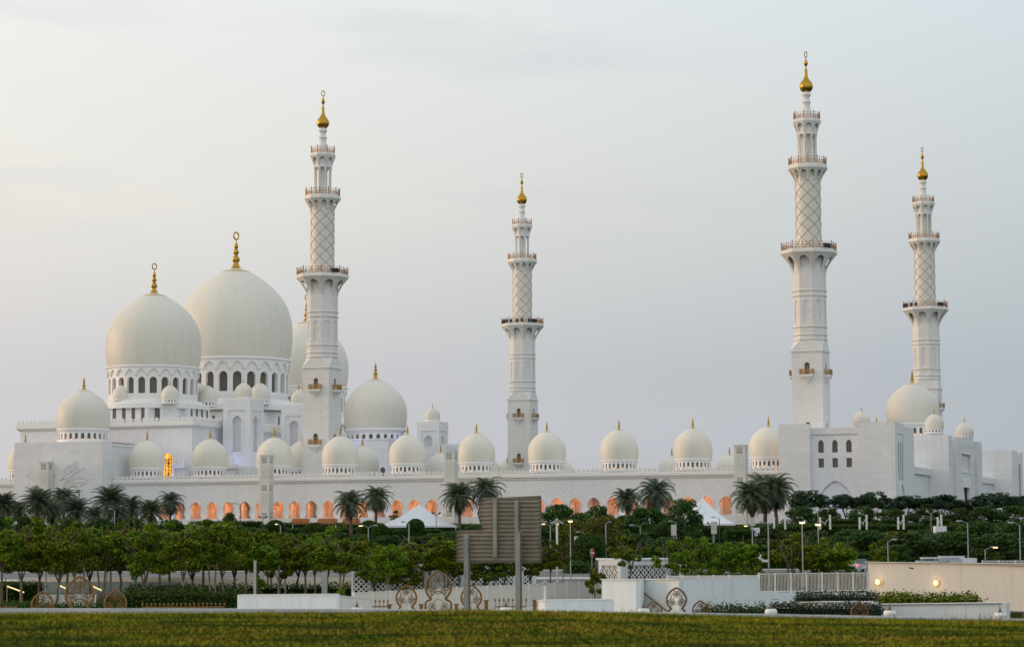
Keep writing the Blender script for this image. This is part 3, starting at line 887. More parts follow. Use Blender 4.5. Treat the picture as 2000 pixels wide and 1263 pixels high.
def south_entrance():
    root, og = building('entrance_pavilion', 'plain white block with carved flower relief and a dome above, far left', -60, -15)
    b = MB(); b.wall(fv(-22), rect(-72.6, -47.85, ZF - 4, 30.05), [rect(-60.3, -53.6, 15.6, 18.6)], .8); b.wall(fu(-47.85), rect(-22, -17.6, ZF - 4, 30.05)); b.wall(fu(-72.6), rect(-22, 0, ZF - 4, 30.05))
    b.box(-72.6, -47.85, -21.99, -5.5, 30.05, 30.2)
    b.box(-72.5, -48.25, -17.6, -2, ZF, 29.2)
    b.box(-72.5, -48.0, -17.55, -2, 29.2, 29.9)
    b.build('wall', M['marble_big'], root, og)
    d = MB()
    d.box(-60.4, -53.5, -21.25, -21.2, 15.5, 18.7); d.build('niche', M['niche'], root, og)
    f = MB(); f.box(-60.6, -53.3, -22.18, -22.0, 18.6, 18.95); f.box(-60.6, -60.25, -22.18, -22.0, 15.2, 18.6); f.box(-53.65, -53.3, -22.18, -22.0, 15.2, 18.6)
    f.build('door_frame', M['trim'], root, og)
    st = MB()
    for i in range(12):
        for j in range(4):
            st.box(-60 + i * .53 + (.26 if j % 2 else 0), -59.84 + i * .53 + (.26 if j % 2 else 0), -21.3, -21.26, 15.9 + j * .68, 16.06 + j * .68)
    st.build('studs', M['bronze_dark'], root, og)
    relief_panel().build('relief', M['relief'], root, og)
    add_dome(root, og, -59.2, -12.2, 33.75, 6.55, 'small', .94, False, 2)
    dr = MB(); dr.lathe([(6.4, 30.2), (6.4, 31.0)], 40, -59.2, -12.2); dr.build('drum_base', M['trim'], root, og)
south_entrance()

# ------------------------------------------------------------------ gatehouse on the right
def gate():
    root, og = building('corner_block', 'white marble corner block with three arched windows above three square ones', 131, -10)
    zt = 30.5
    b = MB()
    f = fv(-20)
    wins = [127.75, 130.8, 133.85]
    b.wall(f, rect(118.7, 125.6, ZF - 4, zt)); b.wall(f, rect(136.0, 144, ZF - 4, zt))
    b.add([(125.6, -20, ZF - 4), (125.6, -20, zt), (125.6, -19, zt), (125.6, -19, ZF - 4)], [(0, 1, 2, 3)])
    b.add([(136, -20, ZF - 4), (136, -20, zt), (136, -19, zt), (136, -19, ZF - 4)], [(0, 1, 2, 3)])
    b.wall(fu(144), rect(-20, -17.5, ZF - 4, zt)); b.wall(fu(144), rect(-10.4, 0.6, ZF - 4, zt - .35)); b.wall(fu(143.85), rect(-17.5, -10.4, ZF - 4, zt - 2.2), [arch_loop(v, 18.5, .85, 8.2, 6) for v in (-15.6, -13.6, -11.6)], .08)
    b.box(143.4, 144.0, -17.5, -10.4, zt - 2.2, zt - .4)
    b.add([(143.4, -10.4, ZF - 4), (144, -10.4, ZF - 4), (144, -10.4, zt - .35), (143.4, -10.4, zt - .35)], [(0, 1, 2, 3)])
    b.add([(118.7, -20, ZF - 4), (118.7, 0, ZF - 4), (118.7, 0, zt), (118.7, -20, zt)], [(0, 1, 2, 3)])
    b.add([(118.7, .6, ZF - 4), (144, .6, ZF - 4), (144, .6, zt - .4), (118.7, .6, zt - .4)], [(0, 1, 2, 3)])
    b.box(118.72, 143.98, -18.98, .58, zt - 1.0, zt - .75)
    b.box(118.69, 125.6, -20, -18.0, zt, zt + .12); b.box(136.0, 144.01, -20, -18, zt, zt + .12); b.box(143, 144.01, -17.99, -10.4, zt - .39, zt + .12)
    b.build('wall', M['marble_big'], root, og)
    c = MB()
    c.wall(fv(-19), rect(125.6, 136.0, ZF - 4, 28.3), [arch_loop(w, 24.4, 1.2, 2.75, 8, .3) for w in wins] + [rect(w - .6, w + .6, 21.2, 23.2) for w in wins] + [arch_loop(130.8, ZF - 3.9, 7.4, 12.1, 14, .25)], .35)
    c.wall(fv(-18.55), rect(126.5, 135.2, ZF - 4, 18.6))
    c.build('recessed_wall', M['diamond'], root, og)
    ln = MB(); ln.box(125.6, 136.0, -19.25, -18.2, 28.3, 29.7); ln.build('lintel', M['marble_big'], root, og)
    for w in wins:
        g = MB(); l = arch_loop(w, 24.4, 1.22, 2.78, 8, .3); g.add([(a, -18.68, z) for a, z in l], [tuple(range(len(l)))])
        o = g.build('window', M['clear_glass'], root, og)
        fr = MB(); fr.tube([(a, -18.74, z) for a, z in l], .06, 4, closed=True); fr.build('frame', M['bronze'], o, og)
        g = MB(); g.quad((w - .61, -18.68, 21.2), (w + .61, -18.68, 21.2), (w + .61, -18.68, 23.2), (w - .61, -18.68, 23.2))
        o = g.build('window', M['clear_glass'], root, og)
        fr = MB()
        for a, z, a2, z2 in ((-.6, 21.2, .6, 21.3), (-.6, 23.1, .6, 23.2), (-.6, 21.3, -.5, 23.1), (.5, 21.3, .6, 23.1)): fr.box(w + a, w + a2, -18.76, -18.69, z, z2)
        fr.build('frame', M['bronze'], o, og)
    sl = MB(); sl.quad((143.79, -17.3, 18), (143.79, -10.6, 18), (143.79, -10.6, 27.5), (143.79, -17.3, 27.5)); sl.build('slit_glazing', M['glass'], root, og)
    # blind arch on the side wall
    ar = MB(); ar.tube([(143.88, v, z) for v, z in arch_loop(-13.6, ZF - 3, 5.4, 10.6, 10, .3)], .22, 4); ar.build('blind_arch', M['niche'], root, og)
    # main entrance pavilion, further back
    root, og = building('gatehouse', 'white main gatehouse with carved portal panels, a big dome and small domes', 138, 60)
    b = MB(); z1 = 30.6; v0, v1 = 45.3, 92.2; U1 = 143.5
    b.wall(fu(U1), rect(v0, 50.0, ZF - 4, z1)); b.wall(fu(U1 - 1.3), rect(50.0, 56.0, ZF - 4, z1 - .6), [rect(51.0, 55.0, ZF - 3.9, 25.0)], 1.0)
    b.wall(fu(U1), rect(56.0, 80.0, ZF - 4, z1), [rect(63.5, 72.5, ZF - 3.9, 18.6), rect(61.5, 74.5, 22.6, 26.8)], .6)
    b.wall(fu(U1 - 1.3), rect(80.0, 86.0, ZF - 4, z1 - .6), [rect(81.0, 85.0, ZF - 3.9, 25.0)], 1.0); b.wall(fu(U1), rect(86.0, v1, ZF - 4, z1))
    for vv in (50.0, 56.0, 80.0, 86.0): b.add([(U1, vv, ZF - 4), (U1 - 1.3, vv, ZF - 4), (U1 - 1.3, vv, z1), (U1, vv, z1)], [(0, 1, 2, 3)])
    b.wall(fv(v0), rect(126, U1, ZF - 4, z1), [rect(127.5, 132.0, 19.8, 26.0)], .6)
    b.wall(fv(v0 + .6), rect(127.4, 132.1, 19.7, 26.1))
    b.box(126, U1 - 1.31, v0 + .01, v1, z1 - 1, z1 - .75)
    b.build('wall', M['marble_big'], root, og)
    pn = MB(); pn.box(U1 - .01, U1 + .07, v0 + .8, 49.2, ZF - 3, 29.4); pn.box(U1 - .01, U1 + .07, 86.8, v1 - .8, ZF - 3, 29.4)
    pn.box(U1 - .01, U1 + .07, 57.5, 61.0, ZF - 3, 29.4); pn.box(U1 - .01, U1 + .07, 75.0, 78.5, ZF - 3, 29.4); pn.box(U1 - .01, U1 + .07, 61.0, 75.0, 27.3, 29.4)
    pn.box(U1 - .62, U1 - .5, 61.5, 74.5, 22.6, 26.8)
    pn.build('carved_panel', M['carved'], root, og)
    fr = MB()
    for a, c_, d, e in ((61.2, 74.8, 26.8, 27.3), (61.2, 74.8, 22.1, 22.6), (61.2, 61.7, 22.6, 26.8), (74.3, 74.8, 22.6, 26.8), (62.6, 73.4, 18.6, 20.6), (62.6, 63.4, ZF - 3, 18.6), (72.6, 73.4, ZF - 3, 18.6)): fr.box(U1 - .02, U1 + .14, a, c_, d, e)
    fr.build('portal_frame', M['trim'], root, og)
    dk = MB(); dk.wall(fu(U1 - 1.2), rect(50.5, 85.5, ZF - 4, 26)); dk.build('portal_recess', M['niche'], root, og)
    # range linking the blocks (far lower walls with ledges)
    for a, b_ in ((.7, 45.2), (92.3, 138)):
        lk = MB(); lk.box(122.5, 138.5, a, b_, ZF - 4, 21.0); lk.box(122.4, 139.1, a + .01, b_ - .01, 21.0, 22.6); lk.build('link_range', M['marble_big'], root, og)
    nb = MB(); nb.box(132.5, 144, 138, 149.0, ZF - 4, 30.4); nb.box(132.5, 144, 149, 153.5, ZF - 4, 30.0); nb.box(132.5, 144, 153.5, 158, ZF - 4, 30.4)
    nb.build('north_block', M['marble_big'], root, og)
    sl = MB()
    for v in (149.8, 151.2, 152.6): sl.box(144.0, 144.05, v - .25, v + .25, 17, 27)
    sl.build('slit_glazing', M['glass'], root, og)
    add_dome(root, og, 130.4, 69, 34.7, 6.58, 'small', .98, False, 2)
    dr = MB(); dr.lathe([(6.4, 31.2), (6.4, 29.0)], 40, 130.4, 69); dr.build('drum_base', M['trim'], root, og)
    for (px, py, v, r) in ((1825, 837, 52, 18.5), (1884, 852, 84, 17.5), (1683, 829, 60, 17)):
        u, z = hv(px, py, v); add_dome(root, og, u, v, z, r * SCL(MW(u, v)[1]), 'mini')
    for (px, py, v) in ((1712, 826, 90),):
        u, z = hv(px, py, v); add_dome(root, og, u, v, z - 5, 3.2, 'mini')
M['clear_glass'] = mat('window_glass', (0.06, 0.075, 0.07), 0.12)
M['carved'] = mat('carved_portal_stone', (0.66, 0.665, 0.62), 0.7)
def carved_setup(m):
    t = NT(m); v = t.n('ShaderNodeTexVoronoi'); v.inputs['Scale'].default_value = 2.2; t.l(t.obj(), v.inputs['Vector'])
    t.out(t.ramp(v.outputs[0], [(0.1, (.58, .585, .54)), (.5, (.72, .72, .69))]))
carved_setup(M['carved'])
gate()

# ------------------------------------------------------------------ square light pylons with carved panels
def pylons():
    for i, (px, pt, lab) in enumerate(((90.5, 901, 'square carved light pylon in front of the flower relief wall'), (521, 888, 'square carved light pylon just left of the tall left minaret foot'),
                                       (881, 880, 'square carved light pylon behind the two palms left of the road sign'), (1447, 868, 'square carved light pylon beside the corner block with arched windows'))):
        v = -24.5; u, zt = hv(px, pt, v); x, y = MW(u, v)
        zb = ZF - 2
        root = thing('light_pylon', lab, 'pylon', (x, y, zb), MA, 'carved light pylons along the arcade')
        h = 1.22; H = zt - zb
        b = MB(); b.box(-h, h, -h, h, 0, H - .25); b.box(-h - .1, h + .1, -h - .1, h + .1, H - .25, H)
        b.build('shaft', M['pylon'], root)
        pn = MB(); sq = MB()
        for f in (lambda a, z, d: (a, -h - d, z), lambda a, z, d: (h + d, a, z)):
            z = H - .6
            for kk in range(3):
                for (a0, a1, z0, z1) in ((-.62, .62, z - 1.3, z),):
                    c = [f(a, b_, .012) for a, b_ in rect(a0, a1, z0, z1)]; sq.add(c, [(0, 1, 2, 3)])
                    for k in range(8):
                        t = 2 * PI * k / 8; pn.bar(f(0, z - .65, .02), f(.5 * math.cos(t), z - .65 + .5 * math.sin(t), .02), .05, .07)
                    pn.tube([f(.5 * math.cos(t), z - .65 + .5 * math.sin(t), .02) for t in [2 * PI * i_ / 14 for i_ in range(14)]], .05, 4, closed=True)
                for a0, a1, z0, z1 in ((-.75, -.66, z - 5.6, z - 1.75), (.66, .75, z - 5.6, z - 1.75), (-.66, .66, z - 1.85, z - 1.75), (-.66, .66, z - 5.6, z - 5.5)):
                    c = [f(a, b_, d) for d in (0, .06) for a, b_ in rect(a0, a1, z0, z1)]
                    pn.add(c, [(4, 5, 6, 7), (0, 1, 5, 4), (1, 2, 6, 5), (2, 3, 7, 6), (3, 0, 4, 7)])
                pn.tube([f(.34 * math.cos(t), z - 3.6 + 1.2 * math.sin(t), .03) for t in [2 * PI * i_ / 16 for i_ in range(16)]], .05, 4, closed=True)
                z -= 6.4
                if z < 2: break
        sq.build('screen', M['pylon_dark'], root); pn.build('carved_panel', M['pylon'], root)
M['pylon'] = mat('pylon_stone', (0.69, 0.69, 0.645), 0.65)
M['pylon_dark'] = mat('pylon_screen', (0.26, 0.27, 0.25), 0.6)
pylons()

def wash(u, v, z, e, col, r=.6):
    ld = bpy.data.lights.new('wash_light', 'POINT'); ld.energy = e; ld.color = col; ld.shadow_soft_size = r
    o = bpy.data.objects.new('wash_light', ld); COL.objects.link(o); x, y = MW(u, v); o.location = (x, y, z)
BL = (0.32, 0.36, 1.0)
for a in ((136.5, 42.0, 21.5, 300), (-31.5, 12.2, 26.2, 60), (-38.6, -4.6, 25.0, 60), (-17, 56.0, 33.8, 70), (-42, .8, 22.5, 60), (131, -22.6, 12.0, 60), (141, -23, 12.0, 40), (-6.8, 66, 34.0, 60), (131, 133, 21.5, 200)): wash(a[0], a[1], a[2], a[3], BL)
# ------------------------------------------------------------------ terrain
GP = [(-80, 3.55), (20, 3.6), (38, 3.62), (47, 3.72), (50, 3.66), (54, 3.1), (62, 2.1), (100, 1.55), (140, .35), (160, 0), (200, .1), (230, .35), (236.1, .45), (236.4, 1.55), (240, 1.7), (278, 2.05), (320, 2.9), (360, 4.1), (400, 5.6), (440, 7.2), (500, 9.2), (538, 9.9), (700, 10.0), (9000, 10.0)]
CREST = [(0, 1199), (700, 1198), (900, 1193), (1100, 1195), (1500, 1208), (2000, 1219)]
def lerp_tab(t, x):
    if x <= t[0][0]: return t[0][1]
    for (a, b), (c, d) in zip(t, t[1:]):
        if x <= c: return b + (d - b) * (x - a) / (c - a)
    return t[-1][1]
def crest_z(X):
    px = 1000 + X / 47.0 * F_PX
    px = min(2400, max(-400, px)); py = lerp_tab(CREST, px)
    return ZAT(px, py, 47.0)
def gz(X, Y):
    z = lerp_tab(GP, Y)
    if 30 < Y < 60:
        w = max(0, 1 - abs(Y - 47) / 13); z += (crest_z(X) - 3.72) * w
    return z
def ground():
    xs = sorted(set([-9000, -3000, -1000, -500, -200] + list(range(-160, 161, 4)) + [i * .5 for i in range(-30, 31)] + [200, 500, 1000, 3000, 9000]))
    ys = sorted(set([y for y, _ in GP] + list(range(24, 62, 2)) + list(range(64, 440, 8)) + [2000, 4500]))
    v = [(x, y, gz(x, y)) for y in ys for x in xs]; n = len(xs)
    f = [(j * n + i, j * n + i + 1, (j + 1) * n + i + 1, (j + 1) * n + i) for j in range(len(ys) - 1) for i in range(n - 1)]
    mb = MB(); mb.add(v, f)
    tag(mb.build('ground', M['soil'], smooth=True), kind='structure')
def strip(name, m, x0, x1, y0, y1, dz, n=40, xt=None):
    """sheet that follows the ground; x given as pixel columns at its middle depth"""
    mb = MB(); ys = [y0 + (y1 - y0) * k / 10 for k in range(11)]
    rows = []
    for y in ys:
        rows += [(x0 + (x1 - x0) * i / n, y, gz(x0 + (x1 - x0) * i / n, y) + dz) for i in range(n + 1)]
    mb.add(rows, [(j * (n + 1) + i, j * (n + 1) + i + 1, (j + 1) * (n + 1) + i + 1, (j + 1) * (n + 1) + i) for j in range(10) for i in range(n)])
    return tag(mb.build(name, m), kind='structure')
def noisy(name, c1, c2, scale, rough=0.9, detail=4, c3=None):
    m = mat(name, c1, rough); t = NT(m); nz = t.noise(t.obj(), scale, detail, 0.6)
    st = [(0.35, c1), (0.62, c2)]
    if c3: st = [(0.33, c1), (0.5, c2), (0.66, c3)]
    t.out(t.ramp(nz, st)); return m
M['soil'] = noisy('lawn_ground', (0.016, 0.028, 0.006), (0.04, 0.046, 0.008), 0.6, 1.0)
NT(M['soil']).b.inputs['Specular IOR Level'].default_value = 0.0
M['asphalt'] = noisy('asphalt', (0.10, 0.105, 0.11), (0.15, 0.155, 0.16), 0.5)
M['asphalt_dark'] = noisy('dark_asphalt', (0.028, 0.03, 0.03), (0.05, 0.052, 0.05), 0.5)
M['paving'] = noisy('pale_paving', (0.42, 0.40, 0.37), (0.52, 0.50, 0.46), 0.4)
M['line'] = mat('road_marking', (0.62, 0.62, 0.60), 0.7)
M['white'] = noisy('white_render', (0.66, 0.72, 0.74), (0.72, 0.77, 0.785), 0.35, 0.75)
def wall_finish(name, base, pw, ph, joint=.8):
    m = mat(name, base, .78); t = NT(m); o = t.obj(); x = t.sep(o)
    br = t.n('ShaderNodeTexBrick'); br.offset = 0.0; t.l(t.comb(t.math('ADD', x[0], x[1]), x[2]), br.inputs['Vector'])
    br.inputs['Color1'].default_value = (*(c * 1.02 for c in base), 1); br.inputs['Color2'].default_value = (*(c * .965 for c in base), 1); br.inputs['Mortar'].default_value = (*(c * joint for c in base), 1)
    br.inputs['Scale'].default_value = 1; br.inputs['Mortar Size'].default_value = .018; br.inputs['Brick Width'].default_value = pw; br.inputs['Row Height'].default_value = ph
    mp = t.n('ShaderNodeMapping'); mp.inputs['Scale'].default_value = (1.6, 1.6, .25); t.l(o, mp.inputs[0])
    s1 = t.ramp(t.noise(mp.outputs[0], 1.2, 5, .65), [(.48, (0, 0, 0)), (.72, (1, 1, 1))]); s2 = t.noise(o, .35, 4)
    c = t.mix(t.math('MULTIPLY', s1, .42), br.outputs['Color'], tuple(c * f for c, f in zip(base, (.70, .67, .62))))
    t.out(t.mix(t.math('MULTIPLY', s2, .22), c, tuple(c * .78 for c in base))); return m
M['white'] = wall_finish('white_render_panels', (0.73, 0.785, 0.80), 2.6, 9.0)
M['cream'] = wall_finish('cream_render_panels', (0.66, 0.645, 0.59), 4.2, 9.0, .93)
M['sand'] = noisy('sandstone_render', (0.66, 0.58, 0.46), (0.74, 0.66, 0.54), 0.3, 0.85)
M['concrete'] = noisy('kerb_concrete', (0.42, 0.44, 0.46), (0.55, 0.56, 0.57), 1.2, 0.85)
M['white_metal'] = mat('white_painted_metal', (0.72, 0.72, 0.69), 0.45)
M['fence_paint'] = mat('fence_paint', (0.56, 0.55, 0.485), 0.5)
M['grey_metal'] = mat('galvanised_pole', (0.33, 0.345, 0.36), 0.55, 0.2)
M['dark_metal'] = mat('dark_pole', (0.06, 0.065, 0.07), 0.5, 0.3)
M['lamp_on'] = mat('lit_lamp', (1, .8, .5), 0.4, emit=(1.0, 0.60, 0.22), estr=4.5)
M['lamp_off'] = mat('unlit_lamp', (0.34, 0.355, 0.37), 0.4)
M['lamp_wall'] = mat('lamp_bowl', (1, .8, .4), .3, emit=(1.0, .62, .16), estr=2.4)
M['lamp_strip'] = mat('handrail_glow', (.9, .8, .5), .4, emit=(1.0, .78, .35), estr=1.0)
M['gold_paint'] = mat('gold_painted_steel', (0.19, 0.095, 0.02), 0.5, 0.0, spec=0.3)
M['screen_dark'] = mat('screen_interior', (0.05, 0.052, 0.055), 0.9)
M['bark'] = noisy('bark', (0.10, 0.075, 0.05), (0.17, 0.13, 0.09), 4.0)
M['bark_pale'] = noisy('pale_bark', (0.19, 0.135, 0.085), (0.28, 0.21, 0.14), 4.0)
M['palm_bark'] = noisy('palm_bark', (0.09, 0.07, 0.05), (0.16, 0.13, 0.10), 5.0)
def leafmat(name, dark, mid, light, rough=0.55, obj_var=0.75):
    m = mat(name, mid, rough, spec=0.12); t = NT(m)
    g = t.n('ShaderNodeNewGeometry'); oi = t.n('ShaderNodeObjectInfo')
    col = t.ramp(g.outputs['Random Per Island'], [(0.0, dark), (0.55, mid), (1.0, light)])
    hs = t.n('ShaderNodeHueSaturation'); t.l(col, hs.inputs['Color'])
    t.l(t.math('MULTIPLY_ADD', oi.outputs['Random'], 0.05, 0.478), hs.inputs['Hue'])
    t.l(t.math('MULTIPLY_ADD', oi.outputs['Random'], obj_var, 1 - obj_var / 2), hs.inputs['Value'])
    t.out(hs.outputs[0])
    # leaves let some light through
    tr = t.n('ShaderNodeBsdfTranslucent'); t.l(hs.outputs[0], tr.inputs[0])
    mx = t.n('ShaderNodeMixShader'); mx.inputs[0].default_value = 0.25
    t.l(t.b.outputs[0], mx.inputs[1]); t.l(tr.outputs[0], mx.inputs[2])
    t.l(mx.outputs[0], t.t.nodes['Material Output'].inputs[0])
    return m
M['leaf'] = leafmat('plaza_tree_leaves', (0.028, 0.068, 0.005), (0.105, 0.175, 0.010), (0.30, 0.34, 0.018))
M['leaf_dark'] = leafmat('dense_tree_leaves', (0.018, 0.05, 0.015), (0.045, 0.10, 0.026), (0.12, 0.18, 0.03), obj_var=0.4)
M['leaf_olive'] = leafmat('olive_leaves', (0.045, 0.06, 0.01), (0.11, 0.115, 0.018), (0.2, 0.17, 0.03))
M['leaf_acacia'] = leafmat('umbrella_tree_leaves', (0.018, 0.045, 0.024), (0.038, 0.08, 0.038), (0.075, 0.125, 0.05), obj_var=0.3)
M['leaf_palm'] = leafmat('palm_fronds', (0.045, 0.068, 0.04), (0.085, 0.12, 0.072), (0.165, 0.20, 0.12), 0.45, 0.3)
M['leaf_dead'] = leafmat('old_palm_fronds', (0.05, 0.045, 0.025), (0.085, 0.075, 0.04), (0.12, 0.10, 0.06), 0.7, 0.3)
M['leaf_hedge'] = leafmat('hedge_leaves', (0.02, 0.05, 0.01), (0.048, 0.10, 0.018), (0.10, 0.16, 0.03), obj_var=0.4)
M['leaf_purple'] = leafmat('flowering_shrub_leaves', (0.022, 0.04, 0.024), (0.042, 0.066, 0.036), (0.075, 0.075, 0.085), obj_var=0.2)

ORD = ('first second third fourth fifth sixth seventh eighth ninth tenth eleventh twelfth thirteenth fourteenth fifteenth sixteenth seventeenth eighteenth nineteenth twentieth '
       'twenty-first twenty-second twenty-third twenty-fourth twenty-fifth twenty-sixth twenty-seventh twenty-eighth twenty-ninth thirtieth thirty-first thirty-second thirty-third thirty-fourth thirty-fifth thirty-sixth '
       'thirty-seventh thirty-eighth thirty-ninth fortieth forty-first forty-second forty-third forty-fourth forty-fifth forty-sixth forty-seventh forty-eighth forty-ninth fiftieth').split()
ground()
PXW = lambda px, Y: (px - 1000) / F_PX * Y
strip('road', M['asphalt'], -75, 95, 241, 274, .02)
strip('pavement', M['paving'], -75, 95, 274.2, 278.5, .05); strip('pavement', M['paving'], -75, 95, 236.6, 240.8, .05)
strip('road_marking', M['line'], -75, 95, 257.2, 257.6, .028); strip('road_marking', M['line'], -75, 95, 243.2, 243.4, .028); strip('road_marking', M['line'], -75, 95, 271.5, 271.7, .028)
strip('road', M['asphalt'], PXW(930, 225), PXW(1165, 225), 196, 241, .02, 12)
strip('pavement', M['paving'], -40, 8, 142, 196, .02)
strip('road', M['asphalt_dark'], 10, 60, 170, 228, .02)

# ------------------------------------------------------------------ grass bank and kerb
def blades(n, x_of, y0, y1, h0, h1, w, rng, lean=.5):
    y = rng.uniform(y0, y1, n); x = x_of(y, rng, n)
    z = np.array([gz(a, b) for a, b in zip(x, y)]) - .01
    h = rng.uniform(h0, h1, n) * (0.6 + 0.8 * rng.random(n)); a = rng.uniform(0, 2 * np.pi, n)
    dx, dy = np.cos(a) * w, np.sin(a) * w
    lx, ly = rng.normal(0, lean, n) * h, rng.normal(0, lean, n) * h
    v = np.empty((n, 3, 3)); v[:, 0] = np.stack([x - dx, y - dy, z], 1); v[:, 1] = np.stack([x + dx, y + dy, z], 1); v[:, 2] = np.stack([x + lx, y + ly, z + h], 1)
    return v.reshape(-1, 3)
def mesh_np(name, verts, k, m, parent=None, loc=None):
    me = bpy.data.meshes.new(name); n = len(verts) // k
    me.vertices.add(len(verts)); me.vertices.foreach_set('co', np.asarray(verts, dtype=np.float32).ravel())
    me.loops.add(len(verts)); me.loops.foreach_set('vertex_index', np.arange(len(verts), dtype=np.int32))
    me.polygons.add(n); me.polygons.foreach_set('loop_start', np.arange(0, len(verts), k, dtype=np.int32)); me.polygons.foreach_set('loop_total', np.full(n, k, dtype=np.int32))
    for q in (m if isinstance(m, (list, tuple)) else [m]): me.materials.append(q)
    me.update(calc_edges=True)
    return link(name, me, parent, loc)
def grass():
    rng = np.random.default_rng(5)
    xo = lambda y, r, n: r.uniform(-1, 1, n) * (y * 0.228 + .4)
    v = np.concatenate([blades(90000, xo, 27, 49.5, .02, .05, .014, rng, 1.2), blades(12000, xo, 43.5, 49.5, .03, .08, .013, rng, 1.0)])
    m = mat('grass_blades', (0.08, 0.07, 0.006), 0.8, spec=0.1); t = NT(m)
    o = t.obj(); mp = t.n('ShaderNodeMapping'); mp.inputs['Scale'].default_value = (0.42, 1.0, 1.0); t.l(o, mp.inputs[0])
    big = t.noise(mp.outputs[0], 1.0, 3, 0.55)
    col = t.ramp(big, [(0.35, (0.035, 0.06, 0.004)), (0.44, (0.13, 0.165, 0.005)), (0.53, (0.28, 0.26, 0.010)), (0.66, (0.34, 0.215, 0.025))])
    g = t.n('ShaderNodeNewGeometry')
    t.out(t.mix(t.math('MULTIPLY', g.outputs['Random Per Island'], .16), col, (0.10, 0.115, 0.004)))
    tag(mesh_np('grass', v, 3, m), kind='stuff')
    # taller weeds breaking the edge of the bank
    M['grass'] = m
    for i, (px, n, h) in enumerate(((1930, 60, .26), (1865, 40, .22), (1790, 14, .14), (1235, 26, .16), (615, 10, .12), (505, 14, .13), (890, 60, .13), (1440, 12, .11), (1740, 18, .16))):
        x = PXW(px, 48); r = np.random.default_rng(i + 50)
        b = blades(n, lambda y, q, k: x + q.normal(0, .16 if n > 30 else .1, k), 47.5, 48.6, h * .6, h, .008, r, .5)
        tag(mesh_np('weed_tuft', b - np.array([x, 48, gz(x, 48)]), 3, m, None, (x, 48, gz(x, 48))), 'wild grass tuft on the bank, ' + ('largest, at the far right before the white lantern', 'left of the largest tuft', 'small, below the round planter', 'by the white block right of the sign', 'small, by the low white wall', 'small, left end of the low white wall', 'at the foot of the road sign', 'small, before the zigzag wall', 'before the white planter wall')[i], 'weeds', 'grass tufts on the bank')
grass()
def kerb():
    mb = MB(); pts = []
    for px, py in ((-60, 1187.5), (690, 1188), (1000, 1192), (1250, 1194.5), (1500, 1198.5), (2060, 1209)):
        p = U(px, py, 51.0); pts.append(p)
    for a, b in zip(pts, pts[1:]):
        mb.add([(a.x, 50.8, a.z), (b.x, 50.8, b.z), (b.x, 51.2, b.z), (a.x, 51.2, a.z), (a.x, 50.8, a.z - .5), (b.x, 50.8, b.z - .5)], [(0, 1, 2, 3), (4, 5, 1, 0)])
    tag(mb.build('kerb', M['concrete']), kind='structure')
kerb()

# ------------------------------------------------------------------ road sign seen from behind
def road_sign():
    Yc = 92.0; xc = PXW(1000, Yc); ang = R(-24)          # right edge turned towards the viewer
    ca, sa = math.cos(ang), math.sin(ang)
    def onp(px, py):          # pixel -> local coordinates on the sign's plane
        d = ray(px, py); t = (Yc * ca) / (-d.x * sa + d.y * ca); p = Vector((d.x * t, d.y * t, ZC + d.z * t))
        return (p.x - xc) * ca + (p.y - Yc) * sa, p.z
    gzz = gz(xc, Yc)
    root = thing('road_sign', 'large stepped road sign seen from its ribbed grey back on two posts', 'road sign', (xc, Yc, gzz), ang)
    pts = [onp(*p) for p in ((942.5, 973), (933.5, 1002), (943.5, 1034), (893.8, 1036.5), (893.8, 1097.5), (1055.5, 1097.5), (1055.5, 968.5))]
    L = lambda a, d, z: (a, d, z - gzz)
    p = MB(); n = len(pts)
    p.add([L(a, .03, z) for a, z in pts] + [L(a, 0, z) for a, z in pts], [tuple(range(n)), tuple(range(2 * n - 1, n - 1, -1))] + [(i, (i + 1) % n, n + (i + 1) % n, n + i) for i in range(n)])
    pan = p.build('panel', M['sign_back'], root)
    fr = MB(); e = .035
    for (a, z), (b, w) in zip(pts, pts[1:] + pts[:1]): fr.bar(L(a, .0, z), L(b, .0, w), .10, e)
    fr.build('edge_frame', M['sign_edge'], root)
    zt = pts[6][1]; zb = pts[4][1]
    def xleft(z):
        if z < pts[3][1]: return pts[3][0]
        if z < pts[1][1]: return pts[2][0] + (pts[1][0] - pts[2][0]) * (z - pts[2][1]) / (pts[1][1] - pts[2][1])
        return pts[1][0] + (pts[0][0] - pts[1][0]) * (z - pts[1][1]) / max(.01, pts[0][1] - pts[1][1])
    k = 0; nr = 16
    for k in range(nr):
        z = zb + (zt - zb) * (k + .62) / nr
        a, b = xleft(z) + .03, pts[5][0] - .04
        r = MB(); r.box(a, b, -.075, -.012, z - gzz - .008, z - gzz + .012); r.box(a, b, -.085, -.075, z - gzz - .03, z - gzz + .012)
        r.build('rib', M['sign_rib'], root)
    for px, y0, y1 in ((970.5, 974, 1087), (1012.7, 976, 1092)):
        a, z1 = onp(px, y0); _, z0 = onp(px, y1); b = MB(); w = .085
        b.box(a - w, a + w, -.13, -.115, z0 - gzz, z1 - gzz); b.box(a - w, a + w, -.22, -.205, z0 - gzz, z1 - gzz); b.box(a - .015, a + .015, -.205, -.13, z0 - gzz, z1 - gzz)
        b.build('stiffener', M['sign_post'], root)
    for px, y0 in ((919.3, 1041.5), (1019.5, 1037)):
        a, z1 = onp(px, y0); b = MB(); w = .10
        b.box(a - w, a + w, -.265, -.245, -.3, z1 - gzz); b.box(a - w, a + w, -.44, -.42, -.3, z1 - gzz); b.box(a - .02, a + .02, -.42, -.265, -.3, z1 - gzz)
        b.build('post', M['sign_post'], root)
M['sign_back'] = noisy('weathered_aluminium', (0.26, 0.235, 0.175), (0.33, 0.30, 0.225), 2.2, 0.6)
